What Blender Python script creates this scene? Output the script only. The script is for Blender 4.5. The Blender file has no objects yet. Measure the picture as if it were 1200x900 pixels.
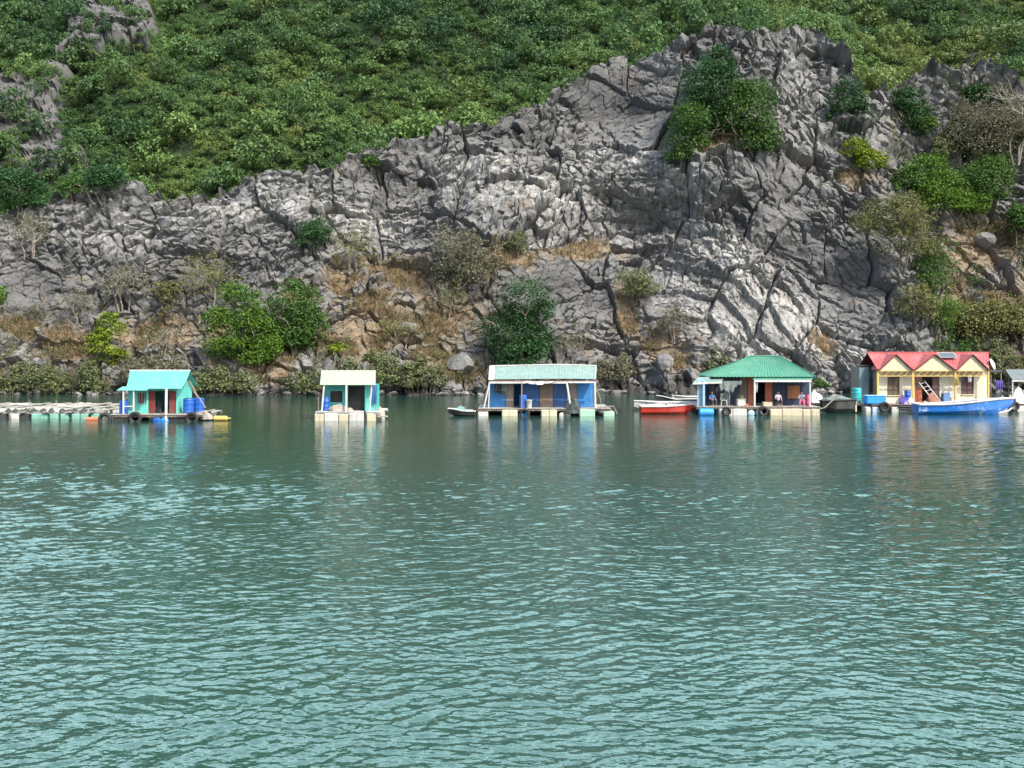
import bpy, bmesh, math, random
import numpy as np
from mathutils import Vector, Matrix, Euler

C = bpy.context.scene.collection
SC = bpy.context.scene

# ------------------------------------------------------------------ camera, light, exposure
CAM_H, FPX, HOR = 5.0, 1200.0, 405.0          # camera height, focal length and horizon row of a 1200 px wide frame
cam_d = bpy.data.cameras.new('camera'); cam = bpy.data.objects.new('camera', cam_d); C.objects.link(cam)
cam.location = (0, 0, CAM_H); cam.rotation_euler = (math.radians(90), 0, 0)
cam_d.sensor_width = 36; cam_d.lens = 36 * FPX / 1200
cam_d.shift_y = -(450 - HOR) / 1200
cam_d.clip_start = 0.5; cam_d.clip_end = 4000
SC.camera = cam
SUN = Vector((0.44, -0.50, 0.74)).normalized()
world = bpy.data.worlds.new('World'); SC.world = world; world.use_nodes = True
wn = world.node_tree
sky = wn.nodes.new('ShaderNodeTexSky'); sky.sky_type = 'NISHITA'; sky.sun_disc = False
sky.sun_elevation = math.asin(SUN.z); sky.sun_rotation = math.atan2(SUN.x, SUN.y)
sky.air_density = 1.0; sky.dust_density = 4.0; sky.ozone_density = 1.0
bgn = wn.nodes['Background']; bgn.inputs['Strength'].default_value = 0.15
# bright broken cloud, densest opposite the sun and low over the hills
def wmath(op, a, b=0.0, clamp=False):
    n = wn.nodes.new('ShaderNodeMath'); n.operation = op; n.use_clamp = clamp
    for i, v in enumerate((a, b)):
        if isinstance(v, bpy.types.NodeSocket): wn.links.new(v, n.inputs[i])
        else: n.inputs[i].default_value = v
    return n.outputs[0]
wtc = wn.nodes.new('ShaderNodeTexCoord').outputs['Generated']
wsep = wn.nodes.new('ShaderNodeSeparateXYZ'); wn.links.new(wtc, wsep.inputs[0])
wmp = wn.nodes.new('ShaderNodeMapping'); wmp.inputs['Scale'].default_value = (1, 1, 2.2); wn.links.new(wtc, wmp.inputs[0])
wno = wn.nodes.new('ShaderNodeTexNoise'); wno.inputs['Scale'].default_value = 2.6; wno.inputs['Detail'].default_value = 6; wn.links.new(wmp.outputs[0], wno.inputs['Vector'])
wfac = wmath('ADD', wmath('MULTIPLY', wno.outputs['Fac'], 1.2), wmath('MULTIPLY', wsep.outputs[1], .75))
wfac = wmath('SUBTRACT', wfac, wmath('MULTIPLY', wsep.outputs[2], .35))
wfac = wmath('MULTIPLY', wmath('SUBTRACT', wfac, .40, True), 1.5, True)
wmx = wn.nodes.new('ShaderNodeMix'); wmx.data_type = 'RGBA'
wn.links.new(wfac, wmx.inputs[0]); wn.links.new(sky.outputs[0], wmx.inputs[6]); wmx.inputs[7].default_value = (9.8, 14.6, 15.8, 1)
wn.links.new(wmx.outputs[2], bgn.inputs['Color'])
sd = bpy.data.lights.new('sun', 'SUN'); sd.energy = 3.1; sd.angle = math.radians(0.6); sd.color = (1, 0.95, 0.865)
so = bpy.data.objects.new('sun', sd); C.objects.link(so)
so.rotation_euler = SUN.to_track_quat('Z', 'Y').to_euler()
SC.view_settings.view_transform = 'Standard'; SC.view_settings.look = 'None'
SC.view_settings.gamma = 1; SC.view_settings.use_curve_mapping = False
SC.view_settings.exposure = 0.82
SC.render.engine = 'CYCLES'
SC.cycles.max_bounces = 6; SC.cycles.diffuse_bounces = 3; SC.cycles.glossy_bounces = 3
SC.cycles.transmission_bounces = 3; SC.cycles.sample_clamp_indirect = 6
SC.cycles.use_denoising = True; SC.cycles.denoiser = 'OPENIMAGEDENOISE'; SC.cycles.denoising_input_passes = 'RGB_ALBEDO_NORMAL'

# ------------------------------------------------------------------ numpy noise
def _h(ix, iy, seed):
    a = (ix.astype(np.int64) * 374761393 + iy.astype(np.int64) * 668265263 + seed * 1442695041) & 0xFFFFFFFF
    a = ((a ^ (a >> 13)) * 1274126177) & 0xFFFFFFFF
    a = ((a ^ (a >> 16)) * 2246822519) & 0xFFFFFFFF
    a = a ^ (a >> 15)
    return a.astype(np.float64) / 4294967296.0
def vnoise(x, y, seed=0):
    x0, y0 = np.floor(x), np.floor(y)
    fx, fy = x - x0, y - y0
    fx, fy = fx*fx*fx*(fx*(fx*6-15)+10), fy*fy*fy*(fy*(fy*6-15)+10)
    a, b = _h(x0, y0, seed), _h(x0+1, y0, seed)
    c, d = _h(x0, y0+1, seed), _h(x0+1, y0+1, seed)
    return (a*(1-fx)+b*fx)*(1-fy) + (c*(1-fx)+d*fx)*fy - 0.5
def fbm(x, y, seed=0, octv=4, gain=0.5):
    o, a = 0, 1.0
    for k in range(octv):
        o = o + a * vnoise(x*2**k + 17.3*k, y*2**k - 9.1*k, seed + k); a *= gain
    return o * 1.6
def vor(x, y, seed=0, centre=False):
    gx = np.zeros(x.shape); gy = np.zeros(x.shape)
    x0, y0 = np.floor(x), np.floor(y)
    f1 = np.full(x.shape, 9.0); f2 = np.full(x.shape, 9.0)
    idv = np.zeros(x.shape); tx = np.zeros(x.shape); ty = np.zeros(x.shape)
    for i in (-1, 0, 1):
        for j in (-1, 0, 1):
            cx, cy = x0 + i, y0 + j
            px = cx + _h(cx, cy, seed); py = cy + _h(cx, cy, seed + 71)
            dx, dy = x - px, y - py
            d = np.sqrt(dx*dx + dy*dy)
            near = d < f1
            f2 = np.where(near, f1, np.minimum(f2, d))
            f1 = np.where(near, d, f1)
            idv = np.where(near, _h(cx, cy, seed + 133), idv)
            gx = np.where(near, px, gx); gy = np.where(near, py, gy)
            tx = np.where(near, dx * (_h(cx, cy, seed + 201) - .5), tx)
            ty = np.where(near, dy * (_h(cx, cy, seed + 307) - .5), ty)
    return (f1, f2, idv, tx + ty, gx, gy) if centre else (f1, f2, idv, tx + ty)
def sstep(a, b, x):
    t = np.clip((x - a) / (b - a), 0, 1); return t*t*(3-2*t)

# ------------------------------------------------------------------ object helpers
def np_mesh(name, V, F, mat, attrs=None, smooth=False, parent=None):
    V = np.asarray(V, np.float32); F = np.asarray(F, np.int32); k = F.shape[1]
    me = bpy.data.meshes.new(name)
    me.vertices.add(len(V)); me.vertices.foreach_set('co', V.ravel())
    me.loops.add(F.size); me.loops.foreach_set('vertex_index', F.ravel())
    me.polygons.add(len(F)); me.polygons.foreach_set('loop_start', np.arange(0, F.size, k, dtype=np.int32))
    me.update(calc_edges=True)
    me.polygons.foreach_set('use_smooth', np.full(len(F), smooth))
    for n, a in (attrs or {}).items():
        at = me.attributes.new(n, 'FLOAT', 'POINT'); at.data.foreach_set('value', np.asarray(a, np.float32).ravel())
    if mat: me.materials.append(mat)
    o = bpy.data.objects.new(name, me); C.objects.link(o)
    if parent: o.parent = parent
    return o
def grid_faces(nr, nc):
    i = np.arange(nr*nc).reshape(nr, nc)
    return np.stack([i[:-1, :-1], i[:-1, 1:], i[1:, 1:], i[1:, :-1]], -1).reshape(-1, 4)
def tag(o, label, cat, group=None, kind=None):
    o['label'] = label; o['category'] = cat
    if group: o['group'] = group
    if kind: o['kind'] = kind
    return o
def thing(name, label, cat, loc=(0, 0, 0), group=None, rotz=0):
    o = bpy.data.objects.new(name, None); C.objects.link(o); o.location = loc; o.rotation_euler = (0, 0, rotz)
    o.empty_display_size = 0.3
    return tag(o, label, cat, group)
def structure(o): o['kind'] = 'structure'; return o

# ------------------------------------------------------------------ materials
def new_mat(name):
    m = bpy.data.materials.new(name); m.use_nodes = True
    return m, m.node_tree.nodes, m.node_tree.links, m.node_tree.nodes['Principled BSDF']
def N(nodes, t, **kw):
    n = nodes.new(t)
    for k, v in kw.items():
        if k in n.inputs: n.inputs[k].default_value = v
        else: setattr(n, k, v)
    return n
def mixc(nodes, links, fac, a, b, blend='MIX'):
    n = nodes.new('ShaderNodeMix'); n.data_type = 'RGBA'; n.blend_type = blend
    for sock, v in ((n.inputs[0], fac), (n.inputs[6], a), (n.inputs[7], b)):
        if isinstance(v, bpy.types.NodeSocket): links.new(v, sock)
        elif isinstance(v, (int, float)): sock.default_value = v
        else: sock.default_value = (*v, 1) if len(v) == 3 else v
    return n.outputs[2]
def mth(nodes, links, op, a, b=0.0, clamp=False):
    n = nodes.new('ShaderNodeMath'); n.operation = op; n.use_clamp = clamp
    for i, v in enumerate((a, b)):
        if isinstance(v, bpy.types.NodeSocket): links.new(v, n.inputs[i])
        else: n.inputs[i].default_value = v
    return n.outputs[0]
def maprange(nodes, links, v, a, b, c=0.0, d=1.0):
    n = nodes.new('ShaderNodeMapRange'); n.clamp = True
    links.new(v, n.inputs[0])
    for i, x in enumerate((a, b, c, d)): n.inputs[i+1].default_value = x
    return n.outputs[0]
def noise(nodes, links, vec, scale, detail=4, rough=0.55):
    n = nodes.new('ShaderNodeTexNoise'); n.inputs['Scale'].default_value = scale
    n.inputs['Detail'].default_value = detail; n.inputs['Roughness'].default_value = rough
    if vec is not None: links.new(vec, n.inputs['Vector'])
    return n.outputs['Fac']
def mapping(nodes, links, vec, sc):
    n = nodes.new('ShaderNodeMapping'); n.inputs['Scale'].default_value = sc
    links.new(vec, n.inputs['Vector']); return n.outputs[0]
def attr(nodes, name):
    n = nodes.new('ShaderNodeAttribute'); n.attribute_name = name; return n.outputs['Fac']

def rock_material():
    m, nd, lk, bs = new_mat('weathered_limestone')
    tc = nd.new('ShaderNodeTexCoord').outputs['Object']
    blk, wht, soil, drk = attr(nd, 'block'), attr(nd, 'pale'), attr(nd, 'soil'), attr(nd, 'dark')
    n1 = noise(nd, lk, tc, 0.35, 6, .65)
    n2 = noise(nd, lk, tc, 2.2, 5, .7)
    grey = mixc(nd, lk, maprange(nd, lk, n1, .3, .7), (.074, .076, .077), (.225, .226, .222))
    grey = mixc(nd, lk, mth(nd, lk, 'MULTIPLY', blk, .55), grey, (.236, .238, .236))
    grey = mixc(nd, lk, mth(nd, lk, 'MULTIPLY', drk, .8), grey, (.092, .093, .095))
    grey = mixc(nd, lk, maprange(nd, lk, n2, .52, .75, 0, .6), grey, (.05, .05, .052))
    # calcite stains: pale, streaked down the face
    st = noise(nd, lk, mapping(nd, lk, tc, (2.6, 1.0, .34)), 1.0, 6, .65)
    st2 = noise(nd, lk, tc, 1.5, 8, .75)
    w = mth(nd, lk, 'ADD', mth(nd, lk, 'MULTIPLY', st, .55), mth(nd, lk, 'MULTIPLY', st2, .55))
    w = mth(nd, lk, 'ADD', w, mth(nd, lk, 'MULTIPLY', wht, .20))
    wf = maprange(nd, lk, w, .655, .84, 0, .85)
    col = mixc(nd, lk, wf, grey, mixc(nd, lk, n2, (.37, .37, .355), (.54, .54, .525)))
    # ochre tinge + soil with dry grass
    och = maprange(nd, lk, noise(nd, lk, tc, .22, 5, .6), .60, .74, 0, .45)
    col = mixc(nd, lk, och, col, (.25, .185, .12))
    sn = noise(nd, lk, tc, 1.0, 9, .75)
    sf = maprange(nd, lk, mth(nd, lk, 'ADD', mth(nd, lk, 'MULTIPLY', soil, .55), mth(nd, lk, 'MULTIPLY', sn, 1.7)), 1.02, 1.26, 0, .92)
    sc = mixc(nd, lk, maprange(nd, lk, noise(nd, lk, tc, 1.7, 6, .7), .3, .7), (.10, .082, .058), (.31, .235, .15))
    sc = mixc(nd, lk, maprange(nd, lk, noise(nd, lk, tc, .55, 4, .6), .5, .7, 0, .6), sc, (.11, .105, .055))
    col = mixc(nd, lk, sf, col, sc)
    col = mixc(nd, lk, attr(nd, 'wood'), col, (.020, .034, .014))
    col = mixc(nd, lk, mth(nd, lk, 'MULTIPLY', attr(nd, 'tide'), .85), col, (.032, .031, .027))
    lk.new(col, bs.inputs['Base Color']); bs.inputs['Roughness'].default_value = .92
    bs.inputs['Specular IOR Level'].default_value = .2
    bp = nd.new('ShaderNodeBump'); bp.inputs['Strength'].default_value = .9; bp.inputs['Distance'].default_value = .22
    hh = mth(nd, lk, 'ADD', noise(nd, lk, tc, 1.6, 8, .72), mth(nd, lk, 'MULTIPLY', noise(nd, lk, mapping(nd, lk, tc, (1, 1, .3)), 3.5, 4, .6), .5))
    lk.new(hh, bp.inputs['Height']); lk.new(bp.outputs[0], bs.inputs['Normal'])
    return m
def foliage(name, dark, light, pale=None, trans=.25):
    m, nd, lk, bs = new_mat(name)
    v = attr(nd, 'var')
    col = mixc(nd, lk, v, dark, light)
    if pale: col = mixc(nd, lk, attr(nd, 'hue'), col, pale)
    tc = nd.new('ShaderNodeTexCoord').outputs['Object']
    col = mixc(nd, lk, maprange(nd, lk, noise(nd, lk, tc, 1.1, 3), .35, .7, 0, .35), col, tuple(c*.55 for c in dark))
    lk.new(col, bs.inputs['Base Color']); bs.inputs['Roughness'].default_value = .55
    bs.inputs['Specular IOR Level'].default_value = .25
    tr = nd.new('ShaderNodeBsdfTranslucent'); lk.new(col, tr.inputs['Color'])
    mx = nd.new('ShaderNodeMixShader'); mx.inputs[0].default_value = trans
    lk.new(bs.outputs[0], mx.inputs[1]); lk.new(tr.outputs[0], mx.inputs[2])
    lk.new(mx.outputs[0], nd['Material Output'].inputs['Surface'])
    return m
ROCK = rock_material()
M_DARK = foliage('dark_leaves', (.022, .066, .024), (.062, .155, .048))
M_MID = foliage('mid_leaves', (.04, .10, .022), (.11, .215, .045))
M_BRIGHT = foliage('bright_leaves', (.05, .12, .015), (.14, .26, .03))
M_YELLOW = foliage('yellow_green_leaves', (.10, .17, .015), (.28, .36, .03))
M_OLIVE = foliage('olive_leaves', (.10, .115, .038), (.26, .265, .10))
M_SCRUB = foliage('scrub_leaves', (.10, .13, .055), (.24, .28, .13))
M_GREY = foliage('grey_twig_leaves', (.13, .135, .085), (.27, .26, .18))
M_FOREST = foliage('forest_leaves', (.034, .085, .034), (.155, .262, .072), (.27, .30, .085))
m_, nd_, lk_, bs_ = new_mat('bark')
tc_ = nd_.new('ShaderNodeTexCoord').outputs['Object']
lk_.new(mixc(nd_, lk_, noise(nd_, lk_, tc_, 6, 5), (.07, .055, .04), (.22, .19, .15)), bs_.inputs['Base Color'])
bs_.inputs['Roughness'].default_value = .9
BARK = m_
m_, nd_, lk_, bs_ = new_mat('pale_bark')
tc_ = nd_.new('ShaderNodeTexCoord').outputs['Object']
lk_.new(mixc(nd_, lk_, noise(nd_, lk_, tc_, 6, 5), (.17, .155, .125), (.36, .33, .27)), bs_.inputs['Base Color'])
PALE_BARK = m_

# ------------------------------------------------------------------ water
def water():
    ys = [8.0]
    while ys[-1] < 112: ys.append(ys[-1] + 0.028 * (ys[-1] / 12) ** 1.15)
    ys = np.array([-600, -150, -30, 2, 6] + ys + [118, 126, 136])
    us = np.concatenate([[-26000, -6000, -1800, -900], np.arange(-420, 1621, 2.0), [2100, 3000, 7200, 27200]])
    Y, U = np.meshgrid(ys, us, indexing='ij')
    X = (U - 600) / 1200 * np.maximum(Y, 14)
    rng = np.random.default_rng(5)
    wx = X + 1.1 * fbm(X / 5, Y / 5, 40, 3); wy = Y + 1.1 * fbm(X / 5, Y / 5, 47, 3)
    gust = np.clip(.80 + .75 * fbm(X / 22, Y / 13, 91, 3), .45, 1.35)
    gust *= 1 - .62 * sstep(22, 66, Y)
    Z = np.zeros_like(X)
    dxl = np.maximum(np.maximum(Y, 14) * 2 / 1200, 0.028 * (np.maximum(Y, 8) / 12) ** 1.15)
    for k in range(72):
        lam = 0.12 * (1.45 / 0.12) ** (rng.random() ** 1.3)
        th = math.radians(90 + 12 + rng.normal() * 30)
        kk = 2 * math.pi / lam
        amp = .0275 / kk * (1.35 if lam < .6 else .62)
        ph = rng.random() * 6.283
        fade = sstep(2.2, 4.5, lam / dxl)
        s = np.sin(kk * (math.cos(th) * wx + math.sin(th) * wy) + ph)
        Z += amp * fade * (s + .25 * (2 * (0.5 + 0.5 * s) ** 2 - .75))
    Z *= gust
    Z[(Y < 7) | (U < -430) | (U > 1630) | (Y > 113)] = 0
    m, nd, lk, bs = new_mat('green_bay_water')
    tc = nd.new('ShaderNodeTexCoord').outputs['Object']
    big = noise(nd, lk, mapping(nd, lk, tc, (.03, .05, 1)), 1, 3)
    lk.new(mixc(nd, lk, big, (.013, .045, .034), (.017, .058, .047)), bs.inputs['Base Color'])
    bs.inputs['Roughness'].default_value = .045; bs.inputs['IOR'].default_value = 1.333
    bs.inputs['Specular IOR Level'].default_value = 1.0
    b = nd.new('ShaderNodeBump'); b.inputs['Strength'].default_value = .55; b.inputs['Distance'].default_value = .05
    h = mth(nd, lk, 'ADD', noise(nd, lk, mapping(nd, lk, tc, (4.2, 6.4, 1)), 1, 3, .5),
            mth(nd, lk, 'MULTIPLY', noise(nd, lk, mapping(nd, lk, tc, (1.4, 2.4, 1)), 1, 2), 1.6))
    sepy = nd.new('ShaderNodeSeparateXYZ'); lk.new(tc, sepy.inputs[0]); lk.new(maprange(nd, lk, sepy.outputs[1], 25, 66, .48, .20), b.inputs['Strength'])   # lee of the cliff
    lk.new(h, b.inputs['Height']); lk.new(b.outputs[0], bs.inputs['Normal'])
    structure(np_mesh('water', np.stack([X, Y, Z], -1).reshape(-1, 3), grid_faces(*X.shape), m, smooth=True))
water()

# ------------------------------------------------------------------ cliff and hill (heights over a fan of lines of sight)
RU = [-400, -200, -60, 0, 50, 100, 150, 210, 245, 290, 340, 400, 440, 500, 560, 620, 680, 730, 770, 800, 830, 865, 885, 905, 945, 970, 985, 1000, 1012, 1040, 1062, 1090, 1120, 1155, 1172, 1200, 1260, 1400, 1600]
RP = [270, 255, 238, 240, 233, 228, 223, 226, 226, 212, 205, 196, 180, 160, 140, 115, 92, 74, 62, 44, 36, 36, 44, 38, 28, 36, 50, 72, 96, 96, 86, 72, 78, 78, 88, 98, 112, 130, 170]
def ridge_py(u): return np.interp(u, RU, RP)
def shore_Y(u): return 104 + 1.5 * np.sin(u / 83.0) + 1.2 * np.sin(u / 37.0 + 1) + np.interp(u, [-400, 0, 200, 380, 520, 700, 900, 1080, 1200, 1600], [3, 1, 0, 2, -1, 1.5, 3, 4, 1, -6])
GULLY = lambda u, p: sstep(-10, 60, (u - (995 + (p - 80) * .235)))   # the soil gully right of the main buttress
def bump2(u, p, cu, cp, ru, rp, rot=0):
    c, s = math.cos(rot), math.sin(rot)
    du, dp = u - cu, p - cp
    a, b = (du*c + dp*s) / ru, (-du*s + dp*c) / rp
    return np.exp(-(a*a + b*b))
SOIL = [(430, 385, 70, 42), (520, 365, 50, 50), (560, 300, 22, 20), (470, 330, 70, 18), (395, 325, 28, 22), (520, 425, 40, 30), (690, 288, 60, 13), (325, 440, 40, 20),
        (180, 395, 60, 22), (95, 415, 50, 18), (600, 290, 40, 13), (790, 420, 40, 32), (745, 365, 16, 45), (1150, 285, 60, 40), (1012, 205, 24, 22), (1185, 360, 50, 40),
        (1195, 420, 30, 30), (1110, 330, 20, 60), (840, 170, 55, 14), (960, 400, 14, 22), (250, 400, 40, 30), (20, 395, 50, 14), (1300, 350, 90, 90), (-100, 400, 90, 30), (350, 350, 24, 16)]
PALE = [(640, 230, 110, 36, 1), (560, 205, 70, 22, 1), (720, 195, 70, 26, 1), (810, 220, 40, 50, 1), (870, 330, 120, 44, 1), (870, 400, 90, 26, 1.1), (950, 390, 100, 30, 1.1), (830, 290, 60, 40, 1),
        (300, 250, 150, 26, .9), (120, 275, 140, 26, .7), (430, 260, 70, 30, 1), (800, 340, 90, 40, .8), (740, 265, 60, 26, .9), (930, 95, 50, 60, .6), (880, 215, 60, 50, .5), (1000, 420, 60, 26, .9), (620, 270, 60, 14, .7)]
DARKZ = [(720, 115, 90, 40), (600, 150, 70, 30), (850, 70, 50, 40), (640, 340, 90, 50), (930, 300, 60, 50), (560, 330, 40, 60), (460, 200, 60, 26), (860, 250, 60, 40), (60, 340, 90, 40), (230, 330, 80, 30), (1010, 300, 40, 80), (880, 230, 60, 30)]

SLABS = [(960, 320, 80, 70), (900, 210, 60, 30), (720, 110, 60, 40), (640, 320, 60, 40), (870, 370, 110, 30), (560, 400, 40, 30), (740, 350, 60, 40), (60, 350, 60, 40), (780, 130, 30, 50), (930, 250, 50, 30)]
def rock_disp(X, Z, u, p, soil):
    """limestone relief: big joint blocks, each with its own set of joints and bedding, plus smooth slabs"""
    a = X + .7*fbm(X/6, Z/6, 3, 3) + .12*fbm(X/.8, Z/.8, 5, 2); b = Z + .6*fbm(X/6, Z/6, 9, 3) + .10*fbm(X/.8, Z/.8, 7, 2)
    r = np.zeros_like(X)
    slab = np.zeros_like(X)                                       # big smooth faces between the fractured zones
    for cu, cp, ru, rp in SLABS: slab = np.maximum(slab, bump2(u, p, cu, cp, ru, rp))
    slab = sstep(.2, .75, slab + .5*fbm(X/6, Z/6, 44, 3)); fr = 1 - .68*slab
    f1, f2, i1, t1, ca, cb = vor(a/7.0, b/5.6, 11, True)
    ca, cb = ca*7.0, cb*5.6
    r += 1.9*(i1-.5) + 2.6*t1 - 1.0*(1-sstep(.01, .05, f2-f1))
    th = np.interp(ca, [-60, -20, 8, 16, 24, 45], [.12, .30, .45, -.1, -.75, -.85]) + np.where(ca > 14, .45, .9)*(_h(np.round(ca*9), np.round(cb*9), 5) - .5)
    cs, sn = np.cos(th), np.sin(th)
    la = (a-ca)*cs + (b-cb)*sn + 37*i1; lb = -(a-ca)*sn + (b-cb)*cs + 53*i1
    f1, f2, i2, t2 = vor(la/3.1, lb/1.7, 12)
    r += (1.05*(i2-.5) + 1.9*t2)*fr - .75*fr*(1-sstep(.01, .085, f2-f1))*sstep(-.4, .0, fbm(X/7, Z/6, 39, 2))
    f1, f2, i3, t3 = vor(la/1.15 + 9*i2, lb/.72 + 5*i2, 13)
    r += (.52*(i3-.5) + 1.15*t3)*fr - .42*fr*(1-sstep(.02, .13, f2-f1))*sstep(-.35, .1, fbm(X/4, Z/4, 36, 2))
    # bedding inside a block: sharp ledges
    for lam, am, sd_ in ((2.6, 1.15, 51), (1.1, .48, 53)):
        q = lb/lam + .18*fbm(a/5, b/5, sd_, 2); q = q - np.floor(q)
        r += am*((1-q)*.9 - .9*(1-sstep(0, .07, q)))*(.25 + .75*np.clip(bump2(u, p, 890, 370, 150, 70, .6) + .7*bump2(u, p, 300, 250, 190, 34), 0, 1))*sstep(-.2, .3, fbm(a/9, b/6, sd_+1, 2))
    r += 1.5*fbm(X/15, Z/11, 21, 3) + .30*fr*fbm(X/.9, Z/.7, 25, 3)
    block = .40*i1 + .40*i2 + .2*i3
    return r*(1 - .5*soil), block

U0, U1 = -330, 1530
uu = np.arange(U0, U1, 1.35)
NT, NB = 430, 46
def cliff_grid():
    zr_p = ridge_py(uu) + 5 * fbm(uu/16, uu*0, 77, 3)
    e = (HOR - zr_p) / FPX
    k = .70 + .12 * np.sin(uu/210)
    Ys = shore_Y(uu)
    Yr = (Ys + CAM_H*k) / (1 - e*k); Zr = CAM_H + e*Yr
    t = np.linspace(-.035, 1, NT)[:, None]
    tt = np.clip(t, 0, 1)
    a = tt; b = np.where(t < 0, t*.6, tt**1.12)
    Y = Ys + (Yr-Ys) * np.where(t < 0, t*2.0, a); Z = Zr * b
    tb = np.linspace(0, 1, NB+1)[1:, None]
    Yb = Yr + 7*tb; Zb = Zr - 6.5*tb**1.3
    Y = np.vstack([Y, Yb]); Z = np.vstack([Z, Zb])
    U = np.broadcast_to(uu, Y.shape)
    P = HOR - (Z - CAM_H)/Y*FPX
    T = np.vstack([np.broadcast_to(tt, (NT, len(uu))), np.broadcast_to(1+tb, (NB, len(uu)))])
    X = (U-600)/1200*Y
    # ledges and the recessed gully at the right
    Y = Y + 5.5*GULLY(U, P)*np.sin(np.clip(T, 0, 1)*math.pi)**.7
    Y = Y + 2.6*fbm(X/17, Z/9, 55, 4)*np.sin(np.clip(T, 0, 1)*math.pi)**.5
    Y = Y + 1.6*fbm(U/23., U*0, 15, 4)*(1-sstep(0, .12, T))
    soil = np.zeros_like(X); pale = np.zeros_like(X); dark = np.zeros_like(X)
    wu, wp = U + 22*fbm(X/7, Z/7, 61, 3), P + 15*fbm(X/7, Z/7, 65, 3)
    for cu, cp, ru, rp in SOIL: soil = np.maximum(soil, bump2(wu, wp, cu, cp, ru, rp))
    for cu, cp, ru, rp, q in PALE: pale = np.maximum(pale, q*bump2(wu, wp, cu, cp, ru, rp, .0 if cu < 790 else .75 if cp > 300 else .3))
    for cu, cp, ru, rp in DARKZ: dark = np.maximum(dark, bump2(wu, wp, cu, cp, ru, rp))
    soil = np.where(P > 455, soil*.5, soil)
    tide = 1 - sstep(.45, 1.0, Z + .5*fbm(X/2, Z, 66, 2))         # wet band between the tides
    r, block = rock_disp(X, Z, U, P, sstep(.35, .8, soil))
    amp = .5 + .5*sstep(0, .08, T)
    r *= amp
    X = (U-600)/1200*Y
    V = np.stack([X, Y - .80*r, Z + .5*r], -1)
    return U, V, soil, pale, dark, block, tide
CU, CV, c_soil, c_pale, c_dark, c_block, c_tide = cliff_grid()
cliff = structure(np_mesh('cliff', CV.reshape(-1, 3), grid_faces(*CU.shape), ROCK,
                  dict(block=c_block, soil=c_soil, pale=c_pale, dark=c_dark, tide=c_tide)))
CP = HOR - (CV[..., 2]-CAM_H)/CV[..., 1]*FPX
CUV = CV[..., 0]/CV[..., 1]*FPX + 600
def on_cliff(px, py):
    """the first point of the cliff face met by the line of sight through a pixel"""
    j = int(np.clip(round((px-U0)/1.35), 0, len(uu)-1))
    col = CP[:NT, j]
    i = np.argmax(col <= py)
    return Vector(CV[i, j].tolist())

# the wooded hill behind
HR = 400
hu = np.arange(U0, U1, 2.4)
def hill_grid():
    P0 = ridge_py(hu); 
    k = .70 + .12*np.sin(hu/210)
    e = (HOR-P0)/FPX; Ys = shore_Y(hu)
    Yr = (Ys + CAM_H*k)/(1-e*k); Zr = CAM_H + e*Yr
    Yr = np.convolve(np.pad(Yr, 12, 'edge'), np.ones(25)/25, 'valid'); Zr = np.convolve(np.pad(Zr, 12, 'edge'), np.ones(25)/25, 'valid')
    t = np.linspace(0, 1, HR)[:, None]
    D = 3.0 + 150*t**1.2
    Y = Yr + D
    X = (hu-600)/1200*Y
    m = .80 + .05*np.sin(hu/260+1)
    Zl = Zr - 5.5 + (D-3)*m
    et = .355 + .006*np.sin(hu/170.) + .006*np.sin(hu/61.)
    Zt = CAM_H + et*Y
    soft = lambda a, b, w: -w*np.log(np.exp(-a/w)+np.exp(-b/w))
    Z = soft(Zl, Zt - .0*Zl, 5.0)
    Z = np.minimum(Zl, Z) - np.maximum(0, D-70)*.35 + 4*fbm(X/26, Y/26, 81, 4) + 2.6*fbm(X/9, Y/11, 88, 2)
    U = np.broadcast_to(hu, Y.shape); P = HOR-(Z-CAM_H)/Y*FPX
    wu, wp = U + 16*fbm(X/8, Z/8, 83, 3), P + 14*fbm(X/8, Z/8, 85, 3)
    rock = np.zeros_like(X)
    for cu, cp, ru, rp, q in ((24, 165, 62, 46, 1.3), (140, 40, 40, 26, 1.8), (95, 75, 26, 9, .9), (60, 205, 50, 20, 1.1), (75, 120, 22, 30, .8), (-90, 150, 90, 50, 1.2), (165, 55, 16, 22, 1), (1150, 70, 60, 16, .5)):
        rock = np.maximum(rock, q*bump2(wu, wp, cu, cp, ru, rp))
    rm = sstep(.35, .62, rock)
    r, block = rock_disp(X, Z, U, P, np.zeros_like(X))
    Z = Z + rm*(3.4 + .28*r); Y2 = Y - rm*(.75*r+1.2)
    return U, np.stack([X, Y2, Z], -1), rm, block
HU, HV, h_rock, h_block = hill_grid()
HP = HOR-(HV[..., 2]-CAM_H)/HV[..., 1]*FPX
hill = structure(np_mesh('hill', HV.reshape(-1, 3), grid_faces(*HU.shape), ROCK,
                 dict(block=h_block, soil=h_rock*0, wood=1-h_rock, pale=h_rock*.0, dark=h_rock*.9)))

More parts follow.
